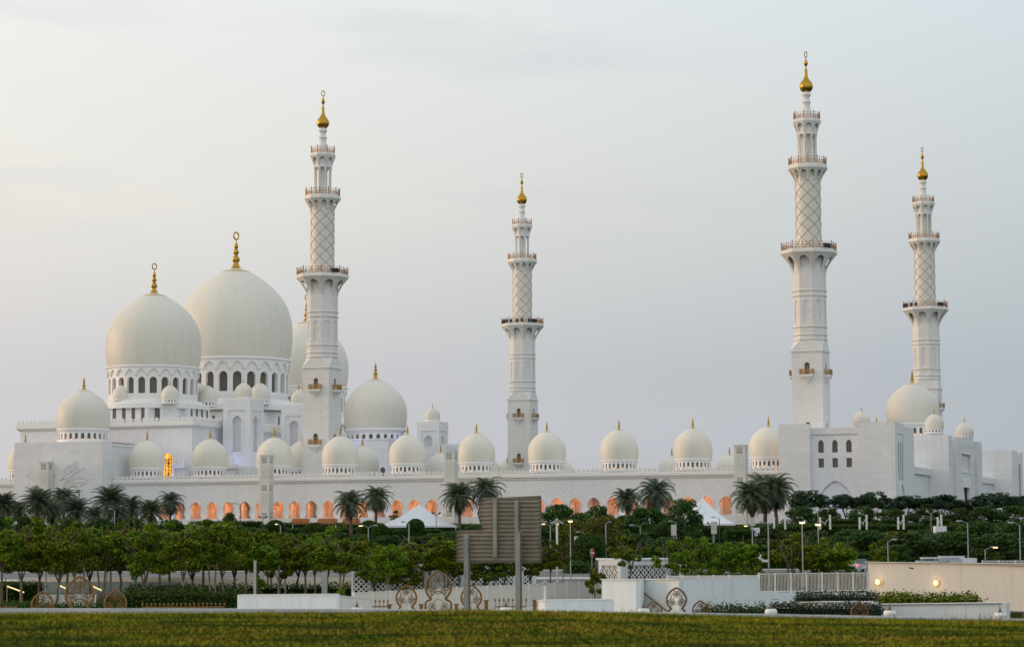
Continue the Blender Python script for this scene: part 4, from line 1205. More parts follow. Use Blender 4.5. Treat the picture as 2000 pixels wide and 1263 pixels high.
M['sign_rib'] = noisy('aluminium_rib', (0.17, 0.145, 0.105), (0.25, 0.22, 0.165), 3.0, 0.6)
M['sign_edge'] = mat('sign_edge_trim', (0.11, 0.115, 0.11), 0.6)
M['sign_post'] = noisy('galvanised_steel_beam', (0.20, 0.21, 0.20), (0.27, 0.28, 0.26), 1.6, 0.55)
road_sign()

# ------------------------------------------------------------------ gilded filigree arches, pickets, lanterns
def arch_outline(leg):
    pts = []
    for i in range(25):
        a = R(-58) + (R(90) + R(58)) * i / 24
        pts.append((math.cos(a) * 1.0, math.sin(a) * 1.0 + (0.22 * max(0, (a - .5) / 1.07) ** 2)))
    rt = [(1.0, -leg)] if leg > 1.25 else []
    if leg > 1.25: rt += [(1.0, -1.22), (.86, -1.06), (.62, -.98)]
    else: rt += [(.9, -leg), (.66, -1.0)]
    rt += pts
    return rt + [(-x, z) for x, z in rt[:-1][::-1]]
def ornate_arch(px, top, halfpx, leg, label, Y=165.0, group=None):
    s = halfpx * SCL(Y); zt = ZAT(px, top, Y); zc = zt - 1.22 * s
    root = thing('ornamental_arch', label, 'gilded arch', (PXW(px, Y), Y, zc - leg * s), 0, group)
    o = arch_outline(leg); lift = leg * s
    f = MB(); f.tube([(x * s, 0, z * s + lift) for x, z in o], .075 * s + .02, 6)
    f.build('frame', M['gold_paint'], root, smooth=True)
    g = MB(); th = .02 * s + .004
    def ring(cx, cz, r, a0=0, a1=2 * PI, n=18):
        P = []
        for i in range(n + 1):
            a = a0 + (a1 - a0) * i / n; x, z = cx + r * math.cos(a), cz + r * math.sin(a)
            P.append((x * s, 0, z * s + lift))
        g.tube(P, th, 4, cap=False)
    def flower(cx, cz, r):
        for k in range(8):
            a = 2 * PI * k / 8 + .2
            c = (cx + .55 * r * math.cos(a), cz + .55 * r * math.sin(a)); P = []
            for i in range(11):
                t = 2 * PI * i / 10; u_, w_ = .45 * r * math.cos(t), .17 * r * math.sin(t)
                P.append(((c[0] + u_ * math.cos(a) - w_ * math.sin(a)) * s, 0, (c[1] + u_ * math.sin(a) + w_ * math.cos(a)) * s + lift))
            g.tube(P, th * .8, 4, cap=False)
    fl = [(0, .62, .36), (-.5, -.22, .36), (.5, -.22, .36)]
    if leg > 1.25: fl += [(-.5, -1.5, .34), (.5, -1.5, .34)]
    for c in fl: flower(*c)
    ring(0, -.1, .42, R(200), R(340)); ring(-.55, .55, .5, R(-70), R(60)); ring(.55, .55, .5, R(120), R(250)); ring(0, 1.05, .55, R(215), R(325))
    ring(-1.0, .35, .45, R(-80), R(75)); ring(1.0, .35, .45, R(105), R(260)); ring(0, -.75, .45, R(10), R(170)); ring(-.25, .15, .3, R(90), R(300)); ring(.25, .15, .3, R(-120), R(90))
    ring(-.95, -.55, .42, R(-60), R(100)); ring(.95, -.55, .42, R(80), R(240))
    if leg > 1.25: ring(0, -1.35, .42); ring(-.6, -leg + .1, .4, 0, PI); ring(.6, -leg + .1, .4, 0, PI); ring(0, -.98, .62, R(0), R(180))
    g.build('filigree', M['gold_paint'], root, smooth=True)
AR = [(87, 1155, 21, 1.12, 'small gilded filigree arch, left one of the far left trio', 165), (159, 1125.5, 27.5, 1.62, 'tall gilded keyhole filigree arch, middle of the far left trio', 164), (228.5, 1152.5, 21, 1.12, 'small gilded filigree arch, right one of the far left trio', 165),
      (793, 1142.5, 19.5, 1.24, 'gilded filigree arch left of the tall one by the white slat fence', 163), (855, 1115, 25, 2.2, 'tallest gilded keyhole filigree arch, just left of the road sign', 162), (919, 1142.5, 19.5, 1.24, 'gilded filigree arch standing behind the left post of the road sign', 163),
      (1273, 1173, 15, .9, 'low gilded arch under the slanted handrail of the zigzag wall', 147), (1317, 1147, 19, 1.2, 'egg-shaped gilded filigree arch before the cream part of the zigzag wall', 147), (1363, 1172.5, 14.5, .9, 'low gilded arch before the long pale wall, with shrubs at its foot', 147),
      (1672, 1176.5, 16, 1.0, 'low gilded arch at the corner of the white planters', 140), (2000, 1191, 12, .9, 'gilded arch cut off by the right edge of the photo', 130)]
for a in AR: ornate_arch(a[0], a[1], a[2], a[3], a[4], a[5], 'gilded filigree arches')
def pickets(px0, px1, top, bot, Y, sp, label, rail=True):
    x0, x1 = PXW(px0, Y), PXW(px1, Y); zt, zb = ZAT(px0, top, Y), ZAT(px0, bot, Y) - .25; n = max(2, int((px1 - px0) / sp) + 1)
    root = thing('picket_fence', label, 'fence', (x0, Y, zb), 0, 'gold picket fences'); h = zt - zb
    for i in range(n):
        x = (x1 - x0) * i / (n - 1); m = MB(); m.tube([(x, 0, 0), (x, 0, h * .72)], .022, 5)
        m.lathe([(.02, 0), (.075, h * .08), (.06, h * .16), (.0, h * .28)], 8, x, 0, h * .72)
        m.build('picket', M['gold_paint'], root)
    r = MB(); r.box(0, x1 - x0, -.03, .03, .28, .36); r.build('rail', M['gold_paint'], root)
pickets(281, 440, 1176, 1187, 158, 8, 'gold picket fence in front of the hedge right of the far left arches')
pickets(677, 757, 1169.5, 1186, 158, 7.6, 'gold picket fence between the low white wall and the slat fence')
pickets(965, 1025, 1166.5, 1186, 158, 8, 'gold picket fence between the posts of the road sign')
pickets(-5, 36, 1183, 1187, 158, 9, 'gold picket fence at the left edge')
def lantern(px, top, gr, Y, label):
    x = PXW(px, Y); z1 = ZAT(px, top, Y); z0 = gz(x, Y); h = z1 - z0
    root = thing('bollard_lantern', label, 'lantern', (x, Y, z0), 0, 'white lanterns with dark spires')
    m = MB(); m.lathe([(.0, h), (.015, h - .05), (.03, h - .16), (.05, h - .2), (.06, h - .24), (.12, h - .29), (.2, h - .31)], 14); m.build('spire', M['bronze_dark'], root, smooth=True, angle=R(40))
    m = MB(); m.lathe([(.19, h - .305), (.24, h - .34), (.27, h - .42), (.27, h - .52), (.2, h - .62), (.1, h - .66)], 18); m.build('globe', M['globe'], root, smooth=True)
    m = MB(); m.lathe([(.16, h - .64), (.16, 0)], 12); m.build('post', M['dark_metal'], root)
M['globe'] = mat('white_opal_globe', (0.80, 0.80, 0.78), 0.3)
for px, top, lab in ((17, 1180, 'leftmost white lantern, barely showing at the left edge'), (375, 1180, 'white lantern top before the gold pickets and hedge'), (697, 1171, 'white lantern with dark spire in front of the gold pickets by the slat fence'), (986, 1171, 'white lantern between the road sign posts'),
                     (1253, 1173, 'white lantern with dark spire beside the slanted handrail'), (1500, 1174, 'white lantern in front of the dark flowering hedge'), (1730, 1177, 'white lantern before the white planter wall'), (1944, 1181, 'rightmost white lantern among tall weeds')):
    lantern(px, top, 0, 100.0, lab)
for i, (px, w) in enumerate(((760, 5), (822, 5), (890, 4.5), (948, 5), (1042, 5))):
    Y = 160; x = PXW(px, Y); z = gz(x, Y); m = MB(); h = .95 + (.35 if px > 940 else .1); m.box(-w * SCL(Y) / 1.4, w * SCL(Y) / 1.4, -.12, .12, 0, h); m.box(-w * SCL(Y), w * SCL(Y), -.16, .16, h, h + .08); m.box(-w * SCL(Y), w * SCL(Y), -.16, .16, 0, .1)
    o = m.build('bollard', M['gold_paint'], None, loc=(x, Y, z)); tag(o, 'short gold square bollard ' + ('right of the gold pickets', 'left of the tallest gilded arch', 'right of the tallest gilded arch', 'left of the sign-post pickets', 'right of the road sign posts')[i], 'bollard', 'gold square bollards')

# ------------------------------------------------------------------ white walls, lattice kiosks, fences on the plaza
def lattice(mb, P, w, h, nx, nz, hole=.36, depth=.12):
    """P(a,z,d): perforated screen of round-cornered holes in an alternating star grid"""
    cw, ch = w / nx, h / nz
    for i in range(nx):
        for j in range(nz):
            cx, cz = (i + .5) * cw, (j + .5) * ch
            big = (i + j) % 2 == 0; r = hole if big else hole * .72
            sq = []; ho = []
            for k in range(8):
                a = PI / 8 + PI / 4 * k; c, s_ = math.cos(a), math.sin(a); m_ = max(abs(c), abs(s_))
                sq.append((cx + c / m_ * cw / 2, cz + s_ / m_ * ch / 2))
                rr = r * (1.12 if k % 2 else .86); ho.append((cx + c * rr * cw, cz + s_ * rr * ch))
            mb.add([P(a, z, 0) for a, z in sq] + [P(a, z, 0) for a, z in ho] + [P(a, z, depth) for a, z in ho],
                   [(k, (k + 1) % 8, 8 + (k + 1) % 8, 8 + k) for k in range(8)] + [(8 + k, 8 + (k + 1) % 8, 16 + (k + 1) % 8, 16 + k) for k in range(8)])
def seg_panel(root, o, A, B, z0, z1, d0, m, name, th=.3):
    """upright slab between plan points A,B (world), relative to origin o"""
    A, B = Vector((*A, 0)), Vector((*B, 0)); d = (B - A).normalized(); n = Vector((d.y, -d.x, 0))
    if n.y > 0: n = -n
    mb = MB(); q = [A + n * d0, B + n * d0, B + n * (d0 - th), A + n * (d0 - th)]
    mb.prism([(p.x - o[0], p.y - o[1]) for p in q], z0 - o[2], z1 - o[2])
    return mb.build(name, m, root)
def kiosk(label, plan, ztop, zlat0, zlat1, panels, parapet=True):
    """plan: list of world plan points along the visible faces; panels: (face, a0, a1) fractions with lattice"""
    o = (plan[0][0], plan[0][1], 0.0); root = thing('lattice_kiosk', label, 'kiosk', o)
    back = [(p[0], p[1] + 7) for p in plan[::-1]]
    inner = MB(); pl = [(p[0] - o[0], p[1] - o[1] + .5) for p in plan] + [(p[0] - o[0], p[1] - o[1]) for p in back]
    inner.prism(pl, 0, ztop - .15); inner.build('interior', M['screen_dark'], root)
    rf = MB(); rf.prism([(p[0] - o[0], p[1] - o[1] - .1) for p in plan] + [(p[0] - o[0], p[1] - o[1]) for p in back], ztop - .14, ztop); rf.build('roof', M['white'], root)
    for fi, (A, B) in enumerate(zip(plan, plan[1:])):
        va, vb = Vector((*A, 0)), Vector((*B, 0)); L = (vb - va).length; d = (vb - va) / L
        n = Vector((d.y, -d.x, 0)); n = -n if n.y > 0 else n
        P = lambda a, z, dd, va=va, d=d, n=n: tuple(va + d * a - n * dd + Vector((-o[0], -o[1], z)))
        ps = [(a0 * L, a1 * L) for f_, a0, a1 in panels if f_ == fi]
        w = MB(); w.wall(P, rect(0, L, -.2, ztop - .141), [rect(a, b, zlat0, zlat1) for a, b in ps], .3)
        w.build('wall', M['white'], root)
        for a, b in ps:
            g = MB(); nz = max(2, int((zlat1 - zlat0) / .36)); nx = max(2, int((b - a) / .36))
            lattice(g, lambda x, z, dd, P=P, a=a: P(a + x, zlat0 + z, .1 + dd), b - a, zlat1 - zlat0, nx, nz)
            g.build('lattice_screen', M['white_metal'], root)
PL = lambda px, Y: (PXW(px, Y), Y)
kiosk('low white kiosk with lattice screens behind the slat fence, left of the road sign', [PL(686, 196), PL(757, 196), PL(757, 201), PL(872, 203)], ZAT(800, 1103, 202), ZAT(800, 1157, 200), ZAT(800, 1119, 200), [(0, .06, .48), (0, .52, .94), (2, .04, .30), (2, .36, .62)])
kiosk('white lattice pavilion behind the road sign posts', [PL(866, 207), PL(1045, 209)], ZAT(950, 1095, 208), ZAT(950, 1144, 208), ZAT(950, 1101, 208), [(0, .02, .17), (0, .30, .50), (0, .52, .75), (0, .86, .96)])
kiosk('white flat-roofed kiosk with lattice screens above the zigzag wall', [PL(1166, 208.5), PL(1209, 206), PL(1306, 208)], ZAT(1230, 1090, 208), ZAT(1230, 1131, 208), ZAT(1230, 1103, 208), [(0, .15, .86), (1, .14, .92)])
def slat_fence(label, A, B, z0, z1, bays, slats, m, name='slat_fence', posts=True, back=None, sw=.05):
    o = (A[0], A[1], z0); va, vb = Vector((*A, 0)), Vector((*B, 0)); L = (vb - va).length; d = (vb - va) / L; h = z1 - z0
    root = thing(name, label, 'fence', o, math.atan2(d.y, d.x)); bw = L / bays
    for i in range(bays):
        p = MB()
        for k in range(slats):
            x = i * bw + (k + .5) * bw / slats; p.box(x - sw / 2, x + sw / 2, -.02, .02, .08, h - .05)
        p.box(i * bw + .05, (i + 1) * bw - .05, -.03, .03, h - .06, h); p.box(i * bw + .05, (i + 1) * bw - .05, -.03, .03, .04, .1)
        p.build('slat_panel', m, root)
    for i in range(bays + 1):
        p = MB(); p.box(i * bw - .055, i * bw + .055, -.07, .05, 0, h + .04); p.build('post', M['white_metal'], root)
    return root
slat_fence('long white slat fence running behind the gilded arches and road sign', PL(690, 161), PL(1172, 209), .08, 1.9, 17, 15, M['fence_paint'], sw=.105)
slat_fence('white bar railing on top of the pale stepped wall, left of the cream wall', PL(1478, 162.9), PL(1690, 165.6), ZAT(1478, 1157, 162.9) + .02, ZAT(1478, 1119, 162.9), 7, 11, M['white_metal'], 'bar_railing', sw=.022)
slat_fence('low white railing along the top of the zigzag wall', PL(1300, 164), PL(1478, 165), 1.9, ZAT(1400, 1123, 164.5), 6, 16, M['white_metal'], 'bar_railing', sw=.04)
slat_fence('white baluster fence seen through the far left gilded arch', PL(82, 188), PL(190, 188), gz(-35, 188), ZAT(130, 1160, 188), 3, 12, M['white_metal'], 'baluster_fence', sw=.09)
slat_fence('far white railing at the right edge above the cream wall', PL(1912, 215), PL(2040, 215), 2.0, ZAT(1950, 1094, 215), 4, 12, M['white_metal'], 'bar_railing', sw=.05)
def plan_wall(name, label, pts, m, th=.35, cat='wall'):
    """pts: (px, Y, top_y or z) -> upright wall following the plan; tops may step"""
    o = (*PL(pts[0][0], pts[0][1]), 0); mb = MB()
    for (p, Y, t), (q, Y2, t2) in zip(pts, pts[1:]):
        A, B = PL(p, Y), PL(q, Y2); zA, zB = ZAT(p, t, Y), ZAT(q, t2, Y2)
        dx, dy = B[0] - A[0], B[1] - A[1]; L = math.hypot(dx, dy); nx, ny = -dy / L, dx / L
        if ny < 0: nx, ny = -nx, -ny
        v = [(A[0], A[1]), (B[0], B[1]), (B[0] + nx * th, B[1] + ny * th), (A[0] + nx * th, A[1] + ny * th)]
        zz = [zA, zB, zB, zA]
        mb.add([(x - o[0], y - o[1], -.3) for x, y in v] + [(x - o[0], y - o[1], z) for (x, y), z in zip(v, zz)], [(0, 1, 5, 4), (1, 2, 6, 5), (2, 3, 7, 6), (3, 0, 4, 7), (4, 5, 6, 7)])
    w = mb.build(name, m, None, loc=o); cp = MB()
    for (p, Y, t), (q, Y2, t2) in zip(pts, pts[1:]):
        A, B = U(p, t, Y), U(q, t2, Y2); d = (B - A).normalized(); nn = Vector((-d.y, d.x, 0)) * (-1 if d.x < 0 else 1)
        cp.bar(A + nn * (th / 2 - .02) + Vector((-o[0], -o[1], .022)), B + nn * (th / 2 - .02) + Vector((-o[0], -o[1], .022)), th + .07, .045)
    if name != 'retaining_wall': cp.build('coping', M['white_metal'] if m is not M['cream'] else m, w)
    return tag(w, label, cat)
plan_wall('zigzag_wall', 'white zigzag retaining wall with cream lit faces behind the gilded arches', [(1172, 164, 1131), (1248, 162, 1131.5), (1253, 163.5, 1131.5), (1322, 161, 1131), (1478, 162.5, 1128)], M['white'])
plan_wall('stepped_wall', 'pale wall stepping down under the white bar railing', [(1478, 162.6, 1157), (1700, 165.5, 1157.5)], M['white'])
cw = plan_wall('cream_wall', 'long cream wall with two glowing round lamps, right edge', [(1689, 186, 1097.5), (2060, 171, 1101.5), (2320, 160.5, 1104.5)], M['cream'], .6)
rf = MB(); _o = cw.location; _z = [ZAT(1689, 1097.5, 186) - .12, ZAT(2320, 1104.5, 160.5) - .12]; _a, _b = PL(1689, 186), PL(2320, 160.5)
_q = [(_a[0] + .02, _a[1] + .55, _z[0]), (_b[0], _b[1] + .55, _z[1]), (_b[0] + 4, _b[1] + 13, _z[1]), (_a[0] + 3, _a[1] + 11, _z[0])]
rf.add([(x - _o.x, y - _o.y, z) for x, y, z in _q] + [(x - _o.x, y - _o.y, -.3) for x, y, z in _q], [(0, 1, 2, 3), (3, 2, 6, 7), (0, 3, 7, 4), (2, 1, 5, 6)]); rf.build('roof', M['roof'], cw)
plan_wall('low_wall', 'low white panelled wall left of the slat fence', [(465, 152, 1161.5), (658, 150, 1160)], M['white'], .5)
plan_wall('low_wall', 'low sand-white ramp wall beside the gold pickets', [(658, 154, 1162), (727, 158, 1170)], M['cream'], .3)
plan_wall('white_block', 'low white block at the right end of the slat fence', [(1049, 152, 1173), (1062, 150, 1172.5), (1196, 151, 1170.5)], M['white'], 1.2)
plan_wall('planter_wall', 'low white planter wall below the bar railing', [(1520, 152, 1177), (1600, 150, 1175), (1705, 149, 1175)], M['white'], 1.0)
plan_wall('planter_wall', 'white planter wall right, in front of the cream wall', [(1704, 151, 1181), (1716, 146, 1180), (1956, 143, 1177)], M['white'], 1.2)
plan_wall('retaining_wall', 'long sand coloured retaining wall behind the tree trunks', [(50, 236, 1127), (700, 236, 1127)], M['sand'], .5)
rl = MB(); a, b = U(1254, 1154.5, 163.3), U(1302, 1192, 161.2); rl.tube([(0, 0, 0), tuple(b - a)], .06, 6)
tag(rl.build('handrail', M['gold_paint'], None, loc=tuple(a)), 'slanted brown handrail fixed on the cream face of the zigzag wall', 'handrail')
for px, py, lab in ((1715.5, 1135.5, 'glowing round wall lamp near the left end of the cream wall'), (1829.5, 1137.5, 'glowing round wall lamp in the middle of the cream wall')):
    t = (px - 1689) / (2060 - 1689); Y = 186 - 15 * t - .06; p = U(px, py, Y)
    root = thing('wall_lamp', lab, 'lamp', tuple(p), -math.atan2(15, PXW(2060, 171) - PXW(1689, 186)), 'round lamps on the cream wall')
    m = MB(); m.lathe([(.0, .02), (.18, .0), (.235, -.05)], 20); mm = [(x, z_, y) for x, y, z_ in m.v]; m.v = [(x, -.14 - y * 1, z) for x, y, z in mm]; m.build('bowl', M['lamp_wall'], root, smooth=True)
    r = MB(); r.tube([(.25 * math.cos(2 * PI * k / 20), -.07, .25 * math.sin(2 * PI * k / 20)) for k in range(20)], .04, 5, closed=True); r.build('rim', M['bronze'], root)
    ld = bpy.data.lights.new('wall_lamp_light', 'POINT'); ld.energy = 9; ld.color = (1, .62, .25); ld.shadow_soft_size = .2
    lo = bpy.data.objects.new('wall_lamp_light', ld); COL.objects.link(lo); lo.parent = root; lo.location = (0, -.42, 0)

cam_m = MB(); p = U(1780, 1109, 181); cam_m.tube([(0, 0, 0), (-.05, -.3, 0)], .03, 5); cam_m.bar((-.22, -.34, .05), (.12, -.3, -.03), .11, .1)
tag(cam_m.build('security_camera', M['dark_metal'], None, loc=tuple(p)), 'small dark security camera on the cream wall between the lamps', 'camera')
def roof_units():
    Y = 190; o = U(1792, 1099, Y); root = thing('rooftop_unit', 'grey rooftop air-conditioning ducts on the cream wall roof', 'air unit', tuple(o))
    def bx(name, px0, px1, y0, y1, dy, d, m):
        a, b = U(px0, y1, Y + dy), U(px1, y0, Y + dy); q = MB(); q.box(a.x - o.x, b.x - o.x, dy, dy + d, a.z - o.z, b.z - o.z); q.build(name, m, root)
    bx('base_plate', 1794, 1832, 1094, 1098, 0, 1.5, M['unit']); bx('pipe_frame', 1801, 1833, 1087.5, 1091, .6, 1, M['unit_light']); bx('duct', 1833, 1856, 1089, 1097, .4, 1.5, M['unit']); bx('duct', 1838, 1884, 1085, 1090, 1.2, 1.5, M['unit_light'])
    bx('cowl', 1856, 1880, 1091, 1098, -.2, 1.6, M['unit']); bx('cowl', 1880, 1908, 1089, 1098.5, -.2, 1.6, M['unit_light']); bx('leg', 1801, 1803, 1090, 1098, .7, .2, M['unit'])
M['unit'] = mat('galvanised_duct', (0.30, 0.32, 0.34), 0.5, 0.2); M['unit_light'] = mat('pale_duct', (0.48, 0.50, 0.52), 0.5, 0.1)
roof_units()
def glass_fence():
    A, B = PL(78, 222), PL(352, 222); o = (A[0], A[1], gz(*A)); root = thing('glass_balustrade', 'greenish glass balustrade in front of the sand coloured wall', 'balustrade', o)
    z1 = ZAT(200, 1135, 222) - o[2]; n = 9; w = (B[0] - A[0]) / n
    for i in range(n):
        g = MB(); g.box(i * w + .04, (i + 1) * w - .04, -.01, .01, .05, z1); g.build('pane', M['green_glass'], root)
    for i in range(n + 1):
        g = MB(); g.box(i * w - .025, i * w + .025, -.03, .03, 0, z1 + .05); g.build('post', M['grey_metal'], root)
M['green_glass'] = mat('green_glass', (0.22, 0.30, 0.26), 0.15)
NT(M['green_glass']).b.inputs['Alpha'].default_value = 0.55
glass_fence()
for i, (x0, y0, x1, y1) in enumerate(((14, 1144, 47, 1156), (117, 1143, 130, 1149), (181, 1144, 198, 1152))):
    a, b = U(x0, y0, 195), U(x1, y1, 195); m = MB(); m.bar((0, 0, 0), tuple(b - a), .06, .10)
    m2 = MB(); m2.tube([(0, 0, -.05), (0, 0, gz(a.x, 195) - a.z)], .03, 5); 
    r = thing('lit_handrail', 'slanted stair handrail with a glowing strip, ' + ('at the far left beside the clipped hedge', 'left of the tall far left gilded arch', 'right of the tall far left gilded arch')[i], 'handrail', tuple(a), 0, 'lit stair handrails')
    m.build('rail', M['lamp_strip'], r); m2.build('post', M['grey_metal'], r)

# ------------------------------------------------------------------ vegetation
def leaf_quads(c, n, size, rng, flat=.5, asp=2.0):
    """n leaf-shaped quads around centres c (n,3)"""
    th = rng.uniform(0, 2 * np.pi, n); tilt = rng.normal(0, 1 - flat, n) * .9
    d = np.stack([np.cos(th) * np.cos(tilt), np.sin(th) * np.cos(tilt), np.sin(tilt)], 1)
    up = rng.normal(0, 1, (n, 3)) * (1 - flat) + np.array([0, 0, 1.0]) * flat
    s = np.cross(d, up); s /= np.linalg.norm(s, axis=1)[:, None] + 1e-9
    L = size * (0.6 + .8 * rng.random(n))[:, None]; W = L / asp
    return np.stack([c - d * L * .5, c + s * W * .5, c + d * L * .5, c - s * W * .5], 1).reshape(-1, 3)
def clump_pts(centres, radii, n, rng):
    k = rng.integers(0, len(centres), n); r = np.array(radii)[k]
    p = rng.normal(0, 1, (n, 3)); p /= np.linalg.norm(p, axis=1)[:, None]
    p *= (0.45 + .6 * rng.random(n) ** .5)[:, None]
    return np.array(centres)[k] + p * r
TREE = {}
def tree_proto(key, seed, H, W, th, nclump, nleaf, size, m, bark, shape='spread', flat=.55, stems=1):
    rnd = random.Random(seed); rng = np.random.default_rng(seed)
    tk = MB(); cs = []; rs = []
    base_pts = [(0, 0)] if stems == 1 else [(rnd.uniform(-.25, .25), rnd.uniform(-.25, .25)) for _ in range(stems)]
    limbs = []
    for bx, by in base_pts:
        lean = (rnd.uniform(-.25, .25), rnd.uniform(-.2, .2)); pts = []
        for i in range(5):
            t = i / 4; pts.append((bx + lean[0] * t * th * .5 + rnd.uniform(-.05, .05), by + lean[1] * t * th * .5, th * t))
        r0 = .16 * (H / 7) / stems ** .4
        tk.tube(pts, [r0 * (1.25 if i == 0 else 1 - .1 * i) for i in range(5)], 7)
        limbs.append((Vector(pts[-1]), r0 * .6))
    nl = 5 if stems == 1 else 3
    for top, r in limbs:
        for k in range(nl):
            a = 2 * PI * (k + rnd.random() * .7) / nl; rad = W / 2 * rnd.uniform(.35, .72); zz = H - (H - th) * rnd.uniform(.22, .5)
            e = Vector((top.x + rad * math.cos(a), top.y + rad * math.sin(a), zz)); md = top.lerp(e, .5) + Vector((0, 0, (zz - th) * .06))
            tk.tube([top, md, e], [r * .75, r * .5, r * .22], 5)
            for q in range(3):
                a2 = a + rnd.uniform(-.9, .9); e2 = e + Vector((math.cos(a2), math.sin(a2), rnd.uniform(.1, .9))) * W * rnd.uniform(.08, .2)
                e2.z = min(e2.z, H * .96); tk.tube([md.lerp(e, .3 + .3 * q), e2], [r * .28, r * .1], 4)
    for i in range(nclump):
        a = rnd.uniform(0, 2 * PI); rr = W / 2 * math.sqrt(rnd.random()) * .86
        if shape == 'spread':
            dome_ = math.sqrt(max(0, 1 - (rr / (W / 2)) ** 2)); zt = th * .92 + (H - th * .92) * (.30 + .66 * dome_)
            z = zt - (H - th) * (.72 * rnd.random() ** 1.3) * dome_ - (H - th) * .08
            r = W * rnd.uniform(.085, .15); cs.append((rr * math.cos(a), rr * math.sin(a), z)); rs.append((r, r, r * .5))
        elif shape == 'umbrella':
            dome_ = math.sqrt(max(0, 1 - (rr / (W / 2)) ** 2)); z = H * .50 + H * .43 * dome_ - H * .34 * dome_ * rnd.random() ** 1.3
            r = W * rnd.uniform(.075, .13); cs.append((rr * math.cos(a), rr * math.sin(a), z)); rs.append((r, r, r * .5))
        else:       # bushy, leafy down to the ground
            z = H * rnd.uniform(.08, .95); f = math.sin(PI * min(1, .12 + .88 * z / H) ** .8) ** .55; rr = W / 2 * f * rnd.uniform(.55, .92)
            r = W * rnd.uniform(.09, .15); cs.append((rr * math.cos(a), rr * math.sin(a), min(z, H - r * .8))); rs.append((r, r, r * .8))
    p = clump_pts(cs, rs, nleaf, rng); v = leaf_quads(p, nleaf, size, rng, flat, 1.9)
    o = tk.build('trunk', bark, smooth=True); tm = o.data; bpy.data.objects.remove(o)
    co = mesh_np('crown', v, 4, m); cm = co.data; bpy.data.objects.remove(co)
    TREE[key] = (tm, cm, H, W)
def put_tree(key, name, label, cat, px, Y, topy, wpx, group, base=None, rz=None):
    tm, cm, H, W = TREE[key]; x = PXW(px, Y); z0 = gz(x, Y) if base is None else base
    zt = ZAT(px, topy, Y); rz = random.uniform(0, 6.28) if rz is None else rz
    t = thing(name, label, cat, (x, Y, z0 - .05), rz, group)
    sw = wpx * SCL(Y) / W; t.scale = (sw, sw, (zt - z0) / H)
    link('trunk', tm, t); link('crown', cm, t)
    return t
for i in range(5): tree_proto('plaza%d' % i, 11 + i, 7, 5.2, (2.6, 2.2, 1.7, 2.8, 2.1)[i], (34, 42, 40, 30, 46)[i], 6800, .29, M['leaf'], M['bark_pale'] if i in (1, 3) else M['bark'], 'spread', .5, 1 if i != 3 else 2)
tree_proto('sparse0', 31, 6, 4, 2.7, 14, 1300, .34, M['leaf'], M['bark'], 'spread', .5)
tree_proto('sparse1', 32, 6, 4.4, 2.2, 20, 2000, .34, M['leaf'], M['bark_pale'], 'spread', .5, 2)
for i in range(3): tree_proto('acacia%d' % i, 41 + i, 7.2, 7, 2.2, 60, 6200, .34, M['leaf_acacia'], M['bark'], 'umbrella', .5)
for i in range(3): tree_proto('bushy%d' % i, 51 + i, 6, 6, .8, 70, 6500, .36, M['leaf_dark'], M['bark'], 'bushy', .35)
for i in range(2): tree_proto('olive%d' % i, 61 + i, 6, 6, .8, 70, 6500, .32, M['leaf_olive'], M['bark'], 'bushy', .35)
tree_proto('sapling', 71, 2.4, 2.6, .5, 12, 700, .26, M['leaf'], M['bark'], 'spread', .5)

PLAZA = [  # trunk px, distance, top y, crown width px, prototype
 (8, 186, 1000, 120, 0), (47, 192, 998, 135, 1), (78, 207, 1002, 120, 2), (112, 185, 1018, 125, 4), (134, 203, 1004, 120, 0), (149, 193, 1015, 110, 1), (181, 216, 1010, 115, 2), (200, 205, 1016, 115, 3), (219, 226, 1014, 105, 0),
 (240, 212, 1012, 110, 4), (268, 228, 1010, 105, 1), (288, 190, 1013, 125, 2), (314, 222, 1008, 110, 0), (335, 232, 1004, 110, 4), (361, 186, 1008, 130, 1), (380, 214, 1000, 125, 2), (398, 228, 996, 115, 0), (417, 189, 1001, 135, 3), (441, 196, 999, 120, 4), (458, 225, 1006, 105, 2),
 (482, 212, 1020, 95, 1), (503, 203, 1026, 95, 0), (527, 215, 1022, 100, 3), (548, 206, 1030, 90, 2), (577, 218, 1022, 100, 4), (598, 201, 1026, 110, 0), (616, 214, 1032, 95, 1), (640, 222, 1026, 100, 2), (668, 187, 1030, 125, 3), (700, 214, 1036, 100, 0), (736, 196, 1040, 105, 4), (757, 192, 1042, 100, 1),
 (790, 194, 1046, 110, 2), (832, 199, 1030, 105, 3), (868, 197, 1014, 105, 0), (893, 200, 1040, 80, 4), (945, 203, 1052, 80, 2), (984, 203, 1054, 80, 1), (1034, 202, 1060, 70, 0)]
LOOK = ['dense dark green', 'yellowish green', 'broad spreading', 'twin-stemmed', 'full leafy']
RB = random.Random(4)
for i, (px, Y, ty, w, k) in enumerate(sorted(PLAZA)):
    ty += RB.choice((-10, -5, 0, 5, 12, 20)); w *= RB.uniform(.78, 1.12)
    put_tree('plaza%d' % k, 'street_tree', '%s plaza tree, %s from the left in the long tree belt' % (LOOK[k], ORD[i]), 'tree', px, Y, ty, w, 'leafy trees in the long belt behind the gilded arches')
